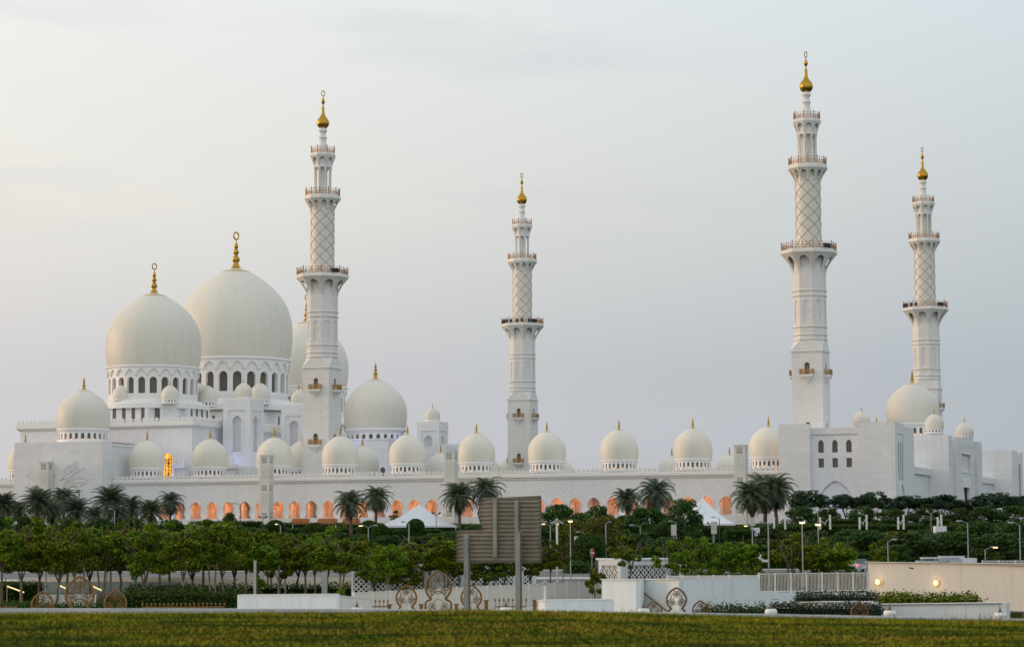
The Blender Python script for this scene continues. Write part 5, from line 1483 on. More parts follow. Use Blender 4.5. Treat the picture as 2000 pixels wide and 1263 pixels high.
RT = [(1072, 222, 1046, 62, 'plaza0', 'small dark tree right beside the road sign edge'), (1094, 228, 1060, 40, 'sparse0', 'thin young tree beside the lamp posts right of the road sign'),
      (1222, 199, 1034, 84, 'sparse0', 'thin leaning tree in front of the right lattice kiosk'), (1306, 203, 1046, 72, 'sparse1', 'forked tree at the right corner of the lattice kiosk'), (1346, 214, 1040, 70, 'sparse1', 'loose green tree between kiosk and tent'),
      (1376, 203, 1038, 66, 'plaza2', 'dark green tree in front of the small white tent'), (1398, 216, 1052, 56, 'plaza4', 'tree just right of the banner panel'), (1444, 204, 1038, 84, 'plaza1', 'bright yellow-green tree left of the tall lamp pole'),
      (1540, 203, 1030, 110, 'sparse1', 'forked pale-stemmed tree behind the bar railing'), (1560, 210, 1040, 90, 'plaza3', 'twin-stemmed tree right behind the forked pale one'), (1612, 203, 1034, 110, 'plaza4', 'broad tree above the bar railing between two lit lamps'), (1630, 208, 1050, 80, 'plaza2', 'darker tree left of the parked car'), (1716, 226, 1044, 56, 'plaza0', 'tree hanging over the car at the cream wall end'),
      (1158, 190, 1094, 60, 'sapling', 'low sapling leaning over the slat fence corner'), (1254, 198, 1128, 30, 'sapling', 'small palm-like sapling behind the slat fence end'), (1472, 196, 1092, 66, 'sapling', 'low rounded green sapling behind the railing'), (505, 200, 1112, 40, 'sapling', 'small pale sapling above the low white wall'), (672, 176, 1128, 34, 'sapling', 'small shrubby sapling at the right end of the low white wall')]
for px, Y, ty, w, k, lab in RT: put_tree(k, 'street_tree' if k != 'sapling' else 'sapling', lab, 'tree' if k != 'sapling' else 'sapling', px, Y, ty, w, None)
AC = [(1577, 455, 951, 88), (1650, 458, 960, 86), (1707, 452, 956, 80), (1768, 460, 962, 100), (1832, 456, 961, 100), (1884, 462, 973, 90), (1948, 454, 956, 116), (1998, 460, 962, 84)]
for i, (px, Y, ty, w) in enumerate(AC): put_tree('acacia%d' % (i % 3), 'umbrella_tree', 'dark umbrella-shaped tree, %s from the left before the marble gatehouse' % ORD[i], 'tree', px, Y, ty, w, 'umbrella trees in front of the gatehouse')
BU = [(1088, 352, 984, 84, 'bushy0', 'bushy tree rising just right of the road sign'), (1130, 350, 1000, 70, 'bushy1', 'dark bushy tree right of the one at the road sign'), (1180, 330, 1006, 104, 'olive0', 'big rounded olive-brown tree behind the round clipped bush'), (1110, 325, 1012, 90, 'olive1', 'low olive tree behind the twin lamp posts'),
      (1166, 362, 985, 70, 'bushy2', 'dark tree top left of the two palms by the arches'), (1262, 345, 990, 110, 'bushy1', 'wide dark bushy tree under the two right-centre palms'), (1222, 352, 1005, 80, 'bushy0', 'dark tree at the foot of the left one of two palms'), (1335, 345, 972, 88, 'bushy2', 'tall dark tree left of the small white tent'), (1310, 330, 1010, 80, 'bushy0', 'rounded tree below the tall dark one by the tent'),
      (1240, 300, 1040, 90, 'bushy1', 'low dark tree above the right kiosk roof'), (1290, 292, 1046, 90, 'bushy2', 'low dark tree right of the kiosk roof centre'), (1690, 300, 1034, 120, 'bushy0', 'large dark weeping tree above the left end of the cream wall'), (1770, 292, 1038, 140, 'bushy1', 'large weeping tree left of the rooftop ducts'), (1845, 296, 1036, 130, 'bushy2', 'large weeping tree behind the rooftop ducts'), (1905, 310, 1016, 110, 'bushy0', 'tall dark tree behind the left of two tall grey lamps'), (1945, 288, 1040, 130, 'bushy1', 'big dark tree between the two tall grey lamps'), (1990, 300, 1012, 120, 'bushy2', 'dark tree at the right edge above the railing'), (1745, 320, 1036, 70, 'olive0', 'olive shrub tree below a white mast frame'),
      (1735, 286, 1062, 90, 'bushy2', 'low dark tree beside the lamp behind the cream wall'), (1505, 330, 1030, 70, 'bushy1', 'dark tree under the first white mast frame'), (450, 392, 1000, 40, 'bushy1', 'small leafy tree before the arches, left of the tall carved pylon'), (778, 414, 992, 44, 'sparse0', 'loose dark tree left of the large white tent'), (658, 385, 1015, 40, 'sparse0', 'sparse leafy tree before the orange canopies')]
AX = [(1560, 440, 988, 70), (1612, 436, 992, 64), (1680, 440, 988, 70), (1738, 438, 992, 70), (1800, 440, 990, 76), (1862, 438, 990, 76), (1915, 440, 988, 76), (1975, 440, 986, 84)]
for i, (px, Y, ty, w) in enumerate(AX): put_tree('bushy%d' % (i % 3), 'garden_shrub', 'dark bush under the umbrella trees, %s from the left' % ORD[i], 'bush', px, Y, ty, w, 'bushes under the umbrella trees')
FX = [(-10, 300, 1004, 90), (60, 310, 1006, 90), (130, 300, 1008, 90), (195, 312, 1010, 90), (262, 304, 1010, 90), (330, 312, 1012, 90), (400, 306, 1016, 90), (462, 330, 1024, 80), (505, 318, 1032, 74), (552, 330, 1038, 80), (600, 322, 1040, 84), (655, 334, 1038, 80), (705, 324, 1042, 80), (758, 330, 1044, 80), (808, 322, 1046, 80), (850, 330, 1040, 80), (905, 322, 1036, 90), (930, 345, 1022, 70), (1020, 340, 1010, 80), (1060, 318, 1030, 80), (1360, 318, 1052, 70), (1425, 322, 1056, 80), (1480, 318, 1050, 80), (1560, 322, 1048, 80), (1640, 326, 1046, 80), (1530, 345, 1036, 80), (1590, 352, 1034, 76), (1655, 348, 1032, 84), (1708, 344, 1038, 80), (1790, 350, 1032, 92), (1850, 346, 1036, 96), (1925, 350, 1030, 100), (1985, 348, 1034, 96), (1450, 350, 1040, 60), (2060, 300, 1020, 120), (2150, 310, 1026, 120), (2240, 300, 1024, 130), (2120, 440, 985, 120), (2220, 440, 990, 120)]
for i, (px, Y, ty, w) in enumerate(FX): put_tree('bushy%d' % (i % 3), 'garden_tree', 'dark bushy tree of the planting behind the plaza trees, %s from the left' % ORD[i], 'tree', px, Y, ty, w, 'bushy trees of the planting belt')
for px, Y, ty, w, k, lab in BU: put_tree(k, 'garden_tree', lab, 'tree', px, Y, ty, w, 'garden trees on the slope below the mosque')
# date palms
PALM = []
def palm_proto(seed, H, Rr, nf, dead, dr):
    rnd = random.Random(seed); tk = MB(); pts = [(0.02 * i * rnd.uniform(-1, 1), 0, H * i / 6) for i in range(7)]
    tk.tube(pts, [.34, .3, .27, .26, .26, .29, .33], 9)
    for i in range(26):       # leaf-base stubs
        a = 2.4 * i; z = H * (.55 + .45 * i / 26); tk.tube([(.22 * math.cos(a), .22 * math.sin(a), z - .1), (.42 * math.cos(a), .42 * math.sin(a), z + .12)], [.07, .03], 4)
    def fronds(n, e0, e1, seed2, droop, Lf):
        r2 = random.Random(seed2); V = []
        for k in range(n):
            a = 2 * PI * k * .381966 + r2.uniform(-.15, .15); el = e0 + (e1 - e0) * (k + r2.random()) / n
            L = Rr * Lf * r2.uniform(.85, 1.1); h = Vector((math.cos(a), math.sin(a), 0)); p = Vector((0, 0, H)); P = [p.copy()]; an = el
            for i in range(11):
                p = p + (h * math.cos(an) + Vector((0, 0, math.sin(an)))) * L / 11; P.append(p.copy()); an -= droop * (.5 + .12 * i) / 5
            sd = Vector((-h.y, h.x, 0))
            for i in range(1, 12):
                d = (P[min(i + 1, 11)] - P[i - 1]).normalized(); up = sd.cross(d); t = i / 11
                ll = L * .23 * (1 - .75 * abs(t - .42) ** 1.3) * (0.55 if i < 2 else 1)
                for sg in (-1, 1):
                    for o_ in (0, .5):
                        b = P[i].lerp(P[min(i + 1, 11)], o_); q = (sd * sg * .8 + d * .75 + up * .28 - Vector((0, 0, .12))).normalized(); e = b + q * ll
                        w = d * ll * .095; V += [b - w, b + w, e + w * .35, e - w * .35]
                r = .035 * (1 - t * .7); V += [P[i - 1] + sd * r, P[i - 1] - sd * r, P[i] - sd * r * .8, P[i] + sd * r * .8]
        return np.array([tuple(q) for q in V])
    o = tk.build('trunk', M['palm_bark'], smooth=True); tm = o.data; bpy.data.objects.remove(o)
    c = mesh_np('crown', fronds(nf, 1.45, -.35, seed, dr, 1.0), 4, M['leaf_palm']); cm = c.data; bpy.data.objects.remove(c)
    c = mesh_np('old_fronds', fronds(dead, -.45, -1.15, seed + 9, .4, .8), 4, M['leaf_dead']); dm = c.data; bpy.data.objects.remove(c)
    PALM.append((tm, cm, dm, H, Rr))
palm_proto(81, 6, 3.6, 58, 16, .62); palm_proto(82, 6, 3.6, 50, 26, .8); palm_proto(83, 5, 3.4, 66, 10, .5)
PL_ = [(6, 352, 978, 38, 2), (38, 360, 990, 36, 0), (74, 350, 974, 42, 2), (104, 356, 992, 38, 0), (127, 366, 964, 36, 1), (152, 352, 990, 40, 2), (184, 348, 1000, 38, 0), (213, 358, 970, 42, 2), (236, 350, 996, 36, 1), (257, 362, 983, 36, 0), (297, 352, 992, 38, 2), (333, 360, 972, 40, 1),
       (686, 402, 979, 34, 0), (733, 405, 967, 36, 1), (897, 402, 965, 38, 0), (951, 406, 953, 40, 1), (1225, 402, 972, 36, 0), (1275, 406, 957, 40, 1), (1466, 402, 964, 46, 0), (1490, 412, 956, 44, 2), (1514, 406, 950, 46, 1)]
PLAB = {686: 'left of two date palms in front of the orange canopies', 733: 'right of two date palms in front of the orange canopies', 897: 'left of two date palms rising behind the road sign', 951: 'taller right one of two date palms behind the road sign',
        1225: 'left of two date palms above the olive-brown trees', 1275: 'right of two date palms above the wide bushy tree', 1466: 'thick left one of three palms before the right pylon', 1490: 'middle one of three palms before the right pylon', 1514: 'right one of three palms beside the marble corner block'}
for i, (px, Y, cy, r, k) in enumerate(PL_):
    if px < 400: r *= .84; cy += 4
    r *= (1.0, .9, 1.08, .95, 1.04)[i % 5]
    tm, cm, dm, H, Rr = PALM[k]; x = PXW(px, Y); z0 = gz(x, Y); zc = ZAT(px, cy + r * .12, Y)
    s = r * SCL(Y) / Rr * 1.08
    lean = (random.uniform(-.05, .05), random.uniform(-.05, .05))
    t = thing('date_palm', PLAB.get(px) or 'date palm with feathery crown, %s from the left in the far left palm grove' % ORD[i], 'palm', (x, Y, zc - H * s), random.uniform(0, 6.28), 'date palms in front of the mosque'); t.scale = (s, s, s); t.rotation_euler = (lean[0], lean[1], t.rotation_euler[2])
    link('trunk', tm, t); link('crown', cm, t); link('old_fronds', dm, t)
# clipped hedges and topiary
def hedge(label, pts, z_h, depth, m='leaf_hedge', size=.22, dens=26, name='hedge', cat='hedge', rough=.12, base=None):
    """pts: [(px,Y),(px,Y)]; z_h: height in metres"""
    rng = np.random.default_rng(abs(hash(label)) % 9999 if False else sum(map(ord, label)))
    (p0, Y0), (p1, Y1) = pts; A, B = PL(p0, Y0), PL(p1, Y1); L = math.hypot(B[0] - A[0], B[1] - A[1]); d = ((B[0] - A[0]) / L, (B[1] - A[1]) / L); nn = (-d[1], d[0])
    if nn[1] < 0: nn = (d[1], -d[0])
    z0 = gz(*A) if base is None else base; z1 = gz(*B) if base is None else base
    dens = dens * 1.9; nf = int(min(26000, L * z_h * dens)); nt = int(min(20000, L * depth * dens)); ns = int(depth * z_h * dens)
    u = rng.random(nf); f = np.stack([u * L, rng.normal(0, rough, nf), rng.random(nf) * z_h], 1)
    t = np.stack([rng.random(nt) * L, rng.random(nt) * depth, z_h + rng.normal(0, rough, nt)], 1)
    sd = np.stack([np.where(rng.random(2 * ns) < .5, 0, L) + rng.normal(0, rough, 2 * ns), rng.random(2 * ns) * depth, rng.random(2 * ns) * z_h], 1)
    q = np.concatenate([f, t, sd]); n = len(q)
    bump = 0.10 * z_h * np.sin(q[:, 0] * 1.3 + q[:, 1]) * (rough > .15)
    w = np.stack([q[:, 0] * d[0] + q[:, 1] * nn[0], q[:, 0] * d[1] + q[:, 1] * nn[1], q[:, 2] + bump * (q[:, 2] > .7 * z_h) + (z1 - z0) * q[:, 0] / L], 1)
    v = leaf_quads(w, n, size, rng, .25, 1.7)
    root = thing(name, label, cat, (A[0], A[1], z0))
    mesh_np('foliage', v, 4, M[m], root)
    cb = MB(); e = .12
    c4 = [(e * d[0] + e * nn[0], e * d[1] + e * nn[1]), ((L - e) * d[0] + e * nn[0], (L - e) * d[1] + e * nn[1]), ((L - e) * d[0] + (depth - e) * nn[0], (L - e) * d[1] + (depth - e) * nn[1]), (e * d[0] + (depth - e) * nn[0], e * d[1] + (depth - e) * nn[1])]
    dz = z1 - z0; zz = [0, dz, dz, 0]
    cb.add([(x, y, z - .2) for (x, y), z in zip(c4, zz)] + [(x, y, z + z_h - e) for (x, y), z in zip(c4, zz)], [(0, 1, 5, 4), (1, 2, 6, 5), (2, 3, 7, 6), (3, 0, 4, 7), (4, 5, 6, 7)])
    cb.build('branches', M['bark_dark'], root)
    return root
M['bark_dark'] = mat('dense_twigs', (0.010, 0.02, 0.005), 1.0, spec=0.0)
hedge('long clipped hedge under the plaza trees, left half, above the far road', [(-30, 284), (470, 284)], 2.6, 3, dens=14, size=.3)
hedge('long clipped hedge under the plaza trees, right half, above the far road', [(475, 284), (930, 284)], 2.6, 3, dens=14, size=.3)
hedge('dark hedge block at the far left behind the lit handrail', [(0, 214), (76, 214)], 1.5, 3, size=.2)
hedge('low dark hedge along the road behind the gold pickets', [(240, 182), (462, 180)], 1.35, 4, 'leaf_hedge', .2, 40, rough=.2)
hedge('longer dark hedge strip below the sand coloured wall', [(250, 214), (700, 214)], 1.05, 3, 'leaf_hedge', .22, 24, rough=.2)
hedge('narrow low hedge in front of the far left gilded arches', [(0, 184), (236, 184)], .45, 2, 'leaf_hedge', .18, 40, rough=.15)
hedge('lower clipped hedge row right of the kiosk beside the road', [(1312, 234), (1688, 234)], 1.35, 2.5, size=.2, dens=30, base=.65)
hedge('upper clipped hedge row across the road right of the kiosk', [(1312, 281), (1700, 281)], 1.7, 3, size=.24, dens=20)
hedge('dark hedge bank above the far hedge row on the right', [(1312, 300), (1720, 300)], 2.2, 5, size=.3, dens=12)
hedge('long hedge along the foot of the arcade, left of the tall pylon', [(370, 470), (510, 470)], 1.6, 3, size=.3, dens=14)
hedge('long hedge along the foot of the arcade behind the tents', [(535, 455), (935, 440)], 1.6, 3, size=.3, dens=14)
hedge('long pale-topped hedge under the umbrella trees', [(1470, 430), (2010, 425)], 1.8, 3, size=.3, dens=12)
hedge('middle terrace hedge on the left slope', [(470, 410), (930, 400)], 2.0, 4, size=.3, dens=12)
hedge('middle terrace hedge on the right slope', [(1300, 402), (2010, 398)], 2.2, 4, size=.3, dens=10)
hedge('lower terrace hedge on the right slope', [(1330, 352), (1700, 350)], 2.0, 4, size=.3, dens=10)
for i, (x0, x1, Y, top, d) in enumerate(((1478, 1560, 372, 1028, 5), (1570, 1640, 372, 1027, 5), (1640, 1712, 376, 1026, 5), (1718, 1800, 376, 1026, 5), (1815, 1900, 378, 1027, 5), (1330, 1404, 362, 1031, 4), (1400, 1462, 352, 1030, 6), (1415, 1470, 330, 1036, 4), (1600, 1690, 398, 1015, 3), (1720, 1748, 398, 1015, 3), (1800, 1850, 398, 1015, 3), (700, 780, 392, 1034, 4), (770, 860, 388, 1035, 4), (1255, 1330, 330, 1040, 4), (860, 940, 372, 1040, 5))):
    pz = ZAT(x0, top, Y); b = gz(PXW(x0, Y), Y); h = max(1.0, pz - b)
    if h == 1.0: b = pz - 1.0
    hedge('clipped block hedge on the garden terraces, %s from the left' % ORD[sorted([700, 770, 860, 1255, 1330, 1400, 1415, 1478, 1570, 1600, 1640, 1718, 1720, 1800, 1815]).index(x0)], [(x0, Y), (x1, Y)], h, d, size=.26, dens=22, base=b)
hedge('flowering shrub bed on the upper white planter', [(1546, 153), (1706, 151)], .42, 1.5, 'leaf_purple', .13, 130, 'shrub_bed', 'shrubs', .16, ZAT(1620, 1176, 152))
hedge('flowering dark shrub bed below the white planter wall', [(1494, 147), (1704, 144)], .42, 1.6, 'leaf_purple', .13, 130, 'shrub_bed', 'shrubs', .16, ZAT(1600, 1198, 146))
hedge('spiky dark green planting along the foot of the pale wall', [(1366, 149), (1494, 149)], .30, 1.0, 'leaf_hedge', .16, 150, 'shrub_bed', 'shrubs', .2, ZAT(1430, 1199, 149))
hedge('bright green shrubs on the right white planter', [(1712, 147.5), (1895, 145)], .42, 1.2, 'leaf', .17, 130, 'shrub_bed', 'shrubs', .17, ZAT(1800, 1180, 146))
def topiary(label, px, Y, top, halfpx, m='leaf_hedge', name='topiary'):
    rng = np.random.default_rng(px); x = PXW(px, Y); z0 = gz(x, Y); h = ZAT(px, top, Y) - z0; r = halfpx * SCL(Y)
    n = int(min(24000, 2 * PI * r * h * 110)); t = rng.random(n); a = rng.uniform(0, 2 * np.pi, n); zc = h - r
    z = np.where(t < .55, rng.random(n) * max(.2, zc), 0); el = np.arcsin(rng.random(n)); cap = t >= .55
    rad = np.where(cap, r * np.cos(el), r * (1 - .06 * rng.random(n))); z = np.where(cap, zc + r * np.sin(el) * .95, z)
    k = 1 + rng.normal(0, .03, n); c = np.stack([rad * k * np.cos(a), rad * k * np.sin(a), z], 1)
    root = thing(name, label, 'clipped bush', (x, Y, z0), 0, 'round clipped bushes')
    mesh_np('foliage', leaf_quads(c, n, .24, rng, .2, 1.6), 4, M[m], root)
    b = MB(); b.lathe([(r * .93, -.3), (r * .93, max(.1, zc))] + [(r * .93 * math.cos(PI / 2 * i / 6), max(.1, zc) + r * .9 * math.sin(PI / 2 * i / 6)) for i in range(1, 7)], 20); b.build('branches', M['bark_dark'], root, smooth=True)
topiary('big round clipped bush right of the lit lamp post, no-entry sign in front', 1148, 262, 1041, 33)
topiary('round clipped bush right of the tall carved pylon foot', 538, 398, 1014, 20)
topiary('broad round clipped bush in front of the orange canopies', 614, 396, 1019, 30)
topiary('round clipped bush left of the large white tent, by the lamp', 720, 392, 1015, 20); topiary('smaller round clipped bush just right of the one by the tent lamp', 742, 384, 1022, 17); topiary('round clipped bush in front of the large white tent', 811, 384, 1012, 17)
hedge('dark shrubbery round the big clipped bush island', [(1106, 258), (1165, 258)], 1.0, 7, size=.24, dens=30, rough=.2)

# ------------------------------------------------------------------ lamps, tents, signs, car
def lamp(label, px, basey, topy, Y, arm=0, lit=False, kind='arm', w=.09, m='grey_metal', double=False):
    x = PXW(px, Y); z1 = ZAT(px, topy, Y); z0 = max(gz(x, Y) - .1, -.3) if basey is None else ZAT(px, basey, Y)
    root = thing('street_lamp', label, 'street lamp', (x, Y, z0), 0, 'street lamps'); h = z1 - z0
    p = MB(); p.tube([(0, 0, 0), (0, 0, h)], [w * 1.15, w * .8], 8); p.build('pole', M[m], root, smooth=True, angle=R(50))
    for sg in ([arm] if not double else [-abs(arm), abs(arm)]):
        L = sg * SCL(Y)
        if kind == 'arm' and abs(sg) > 0:
            a = MB(); a.tube([(0, 0, h - .05), (L * .35, 0, h + .12), (L * .65, 0, h + .2)], w * .5, 5); a.build('arm', M[m], root)
            hd = MB(); s = 1 if L > 0 else -1; x0, x1 = sorted((L * .5, L * 1.12)); hd.box(x0, x1, -.13, .13, h + .17, h + .24); hd.box(x0 + .08, x1 - .08, -.09, .09, h + .24, h + .28)
            hd.build('head', M['lamp_off'], root)
            ln = MB(); x0, x1 = sorted((L * .72, L * 1.1)); ln.box(x0, x1, -.11, .11, h + .12, h + .165); ln.build('lens', M['lamp_on' if lit and sg == arm or (double and lit and sg < 0) else 'lamp_off'], root)
        else:
            hd = MB(); hd.box(-.3, .3, -.2, .2, h + .12, h + .2); hd.build('head', M['lamp_off'], root)
            ln = MB(); ln.box(-.2, .2, -.2, .14, h + .02, h + .115); ln.build('lens', M['lamp_on' if lit else 'lamp_off'], root)
LM = [(1112, None, 1019, 232, 0, True, 'post', 'square-headed lit lamp post right of the camera mast'), (1073, None, 1026, 236, 15, True, 'double', 'double-armed lamp beside the road sign edge, left head lit'), (1181, None, 1022, 262, 10, False, 'arm', 'grey lamp post with short right arm behind the right kiosk'),
      (1497, None, 1023, 196, -16, False, 'arm', 'tall grey lamp pole rising from the bar railing, arm to the left'), (1466, None, 1030, 208, -14, True, 'arm', 'lamp pole with lit left arm beside the yellow-green tree'), (1563, None, 1022, 200, 0, True, 'post', 'square-headed lit lamp behind the bar railing, left of two'), (1594, None, 1026, 202, 0, True, 'post', 'square-headed lit lamp behind the bar railing, right of two'),
      (1729, None, 1057, 215, 16, False, 'arm', 'short grey lamp with raised right arm above the cream wall'), (1885, None, 1021, 214, -20, False, 'arm', 'tall grey lamp behind the rooftop ducts, arm to the left'), (1986, None, 1024, 210, -20, False, 'arm', 'tall grey lamp near the right edge, arm to the left'), (1918, None, 1072, 212, 22, True, 'arm', 'low lamp with glowing head above the far right railing'),
      (1402, None, 1012, 330, -14, False, 'arm', 'dark lamp silhouetted against the small white tent'), (470, None, 985, 398, -16, False, 'arm', 'dark lamp in front of the left arches'), (225, None, 996, 330, -10, False, 'arm', 'lamp among the far left palms'), (355, None, 992, 330, -9, False, 'post', 'thin lamp post right of the palm grove'),
      (548, None, 1026, 240, -9, True, 'arm', 'lit lamp among the plaza trees near the carved pylon'), (160, None, 1030, 236, -14, True, 'arm', 'lit lamp among the plaza trees far left'), (719, None, 1029, 262, -16, True, 'double', 'double-armed lamp before the orange canopies'), (798, None, 1022, 262, -14, False, 'arm', 'grey lamp in front of the large white tent'), (1140, None, 1041, 300, -16, False, 'arm', 'grey lamp head peeping above the big clipped bush'), (1318, None, 1020, 300, -14, False, 'arm', 'grey lamp left of the small white tent'), (1248, None, 1028, 300, -20, False, 'arm', 'grey lamp above the kiosk roof trees')]
for px, b, t, Y, arm, lit, kind, lab in LM:
    lamp(lab, px, b, t, Y, arm, lit, 'arm' if kind == 'double' else kind, .058 if Y < 250 else .065, 'dark_metal' if px in (1402, 470) else 'grey_metal', kind == 'double')
for i, (px, ty, Y, w) in enumerate(((40, 1108, 226, .10), (93, 1110, 205, .07), (167, 1108, 208, .12), (211, 1107, 230, .10), (499, 1108, 180, .13), (545, 1095, 205, .10), (558, 1100, 214, .11), (583, 1110, 232, .09))):
    x = PXW(px, Y); m = MB(); h = ZAT(px, 1094, Y) - gz(x, Y); m.tube([(0, 0, 0), (0, 0, h)], w * .8, 8); o = m.build('steel_post', M['grey_metal'], None, loc=(x, Y, gz(x, Y))); tag(o, 'plain grey steel post among the tree trunks, %s from the left' % ORD[i], 'post', 'steel posts under the trees')
def camera_mast(label, px, top, Y, base=None):
    x = PXW(px, Y); z0 = gz(x, Y) if base is None else base; h = ZAT(px, top, Y) - z0; root = thing('camera_mast', label, 'camera mast', (x, Y, z0), 0, 'camera masts')
    p = MB(); p.tube([(0, 0, 0), (0, 0, h)], .1, 8); p.build('pole', M['white_metal'], root)
    for s in (-1, 1):
        c = MB(); c.bar((s * .12, -.1, h - .05), (s * .62, -.25, h - .28), .16, .15); c.build('camera', M['lamp_off'], root)
    d = MB(); d.sphere((0, -.05, h + .05), .16, 10, 6); d.build('dome_camera', M['lamp_off'], root, smooth=True)
camera_mast('tall white camera mast right of the road sign', 1086, 1016, 224); camera_mast('short white camera mast in front of the slat fence, right of the sign post', 1062, 1138, 178); camera_mast('white camera post with box camera right of the kiosk', 1325, 1098, 222)
for i, (px, top, Y) in enumerate(((514, 1013, 404), (517, 1030, 400), (697, 1012, 402), (851, 1006, 398), (1388, 1026, 345), (1814, 1003, 372), (1594, 1000, 372))):
    x = PXW(px, Y); z0 = gz(x, Y); h = ZAT(px, top, Y) - z0; root = thing('floodlight_pole', 'thin pole with two small dark floodlights, %s from the left' % ORD[[0, 1, 2, 3, 4, 6, 5][i]], 'floodlight', (x, Y, z0), 0, 'twin floodlight poles')
    p = MB(); p.tube([(0, 0, 0), (0, 0, h)], .06, 6); p.tube([(-.5, 0, h + .3), (0, 0, h), (.5, 0, h + .3)], .04, 5); p.build('pole', M['dark_metal' if px < 1300 else 'grey_metal'], root)
    for s in (-1, 1):
        c = MB(); c.bar((s * .4, 0, h + .25), (s * .75, -.1, h + .5), .3, .22); c.build('floodlight', M['dark_metal' if px < 1300 else 'lamp_off'], root)
def tent(label, px, peak, eave, wl_px, wr_px, Y):
    x = PXW(px, Y); z0 = gz(x, Y); zp, ze = ZAT(px, peak, Y), ZAT(px, eave, Y); a, b = wl_px * SCL(Y), wr_px * SCL(Y); root = thing('tent', label, 'tent', (x, Y, z0), 0, 'white peaked tents')
    dd = (a + b) / 2; c = MB(); rings = []; N = 10
    for i in range(N + 1):
        t = i / N; s = t ** 1.0; z = ze + (zp - ze) * (1 - t) ** 1.4
        q = [(-a * s, -dd * s), (b * s, -dd * s), (b * s, dd * s), (-a * s, dd * s)]
        ring_ = []
        for k in range(4):
            p0, p1 = q[k], q[(k + 1) % 4]
            for j in range(6):
                f = j / 6; sag = -.05 * (zp - ze) * math.sin(PI * f) * s; ring_.append((p0[0] + (p1[0] - p0[0]) * f, p0[1] + (p1[1] - p0[1]) * f, z + sag - z0))
        rings.append(ring_)
    vs = [p for r in rings for p in r]; m_ = 24
    c.add(vs, [(i * m_ + k, i * m_ + (k + 1) % m_, (i + 1) * m_ + (k + 1) % m_, (i + 1) * m_ + k) for i in range(N) for k in range(m_)]); c.build('canopy', M['canvas'], root, smooth=True)
    v = MB(); v.box(-a, b, -dd, -dd + .03, ze - z0 - .35, ze - z0 - .02); v.box(b - .03, b, -dd, dd, ze - z0 - .35, ze - z0 - .02); v.box(-a, -a + .03, -dd, dd, ze - z0 - .35, ze - z0 - .02); v.build('valance', M['canvas'], root)
    w = MB(); w.box(-a + .4, b - .4, dd - .3, dd - .25, -.3, ze - z0 - .3); w.build('rear_wall', M['canvas'], root)
    for sx, sy in ((-a, -dd), (b, -dd), (-a, dd), (b, dd)):
        p = MB(); k = 1 - .12 / max(a, b); p.tube([(sx * k, sy * k, -.3), (sx * k, sy * k, ze - z0)], .07, 6); p.build('pole', M['white_metal'], root)
    f = MB(); f.lathe([(.12, zp - z0 - .15), (.05, zp - z0), (.0, zp - z0 + .5)], 8); f.build('tip', M['canvas'], root)
M['canvas'] = mat('white_tent_canvas', (0.72, 0.76, 0.80), 0.7)
tent('large white peaked tent in front of the arches, left of the road sign', 818, 984, 1026, 78, 74, 408); tent('small white peaked tent at the right, beside the two thick palms', 1370, 971, 1022, 56, 58, 396)
M['orange'] = mat('orange_canopy_cloth', (0.40, 0.13, 0.03), 0.75)
for i, (px, w) in enumerate(((588, 30), (640, 34), (686, 30))):
    Y = 428; x = PXW(px, Y); z0 = gz(x, Y); zt = ZAT(px, 1012, Y); r = w / 2 * SCL(Y) * 1.15; root = thing('fringed_canopy', 'orange fringed canopy in front of the glowing arches, ' + ('left', 'middle', 'right')[i] + ' one of three', 'canopy', (x, Y, z0), 0, 'orange fringed canopies')
    c = MB(); c.prism(ngon(4, r * 1.35, PI / 4), zt - z0 - .5, zt - z0, True, True, ngon(4, r * 1.2, PI / 4)); c.build('canopy', M['orange'], root)
    f = MB()
    for k in range(22): xx = -r * .95 + 1.9 * r * k / 21; f.box(xx - .07, xx + .07, -r * .96, -r * .93, zt - z0 - .85 - .15 * (k % 3), zt - z0 - .5)
    f.build('fringe', M['orange'], root)
    for sx in (-.85, .85):
        p = MB(); p.tube([(sx * r, -r * .8, 0), (sx * r, -r * .8, zt - z0 - .5)], .07, 6); p.build('pole', M['white_metal'], root)
def mast_frame(label, px0, px1, top, bot, Y, br):
    x = PXW(px0, Y); z0 = ZAT(px0, bot, Y) - .6; h = ZAT(px0, top, Y) - z0; d = (px1 - px0) * SCL(Y); root = thing('mast_frame', label, 'mast', (x, Y, z0), 0, 'white braced masts of the shade sails')
    for k, sx in enumerate((0, d)):
        p = MB(); hh = h + (.35 if k else 0); p.box(sx - .14, sx + .14, -.14, .14, 0, hh); p.build('mast', M['white_metal'], root)
        q = MB(); e = sx + (d * .55 if not k else -d * .55) * br; q.bar((sx, 0, hh - .45), (e, .1, hh * .40), .1, .1); q.build('brace', M['white_metal'], root)
for i, (a, b, br) in enumerate(((1508.5, 1530, -.8), (1598, 1617.5, 1), (1675, 1688.5, 1), (1750, 1760.5, 1), (1827, 1834, 1.6))): mast_frame('white braced mast pair on the terrace, %s from the left' % ORD[i], a, b, 1009, 1026, 370, br)
for i, (px, w, y0, y1) in enumerate(((1838, 22, 1027, 1032), (1470, 28, 1030, 1036))):
    Y = 362; o = U(px - w / 2, y1, Y); m = MB(); m.box(0, w * SCL(Y), 0, 2, -.8, (y1 - y0) * SCL(Y)); tag(m.build('wall_block', M['white'], None, loc=tuple(o)), 'short white wall block between the terrace hedges, %s from the left' % ORD[[1, 0][i]], 'wall', 'white wall blocks on the terraces')
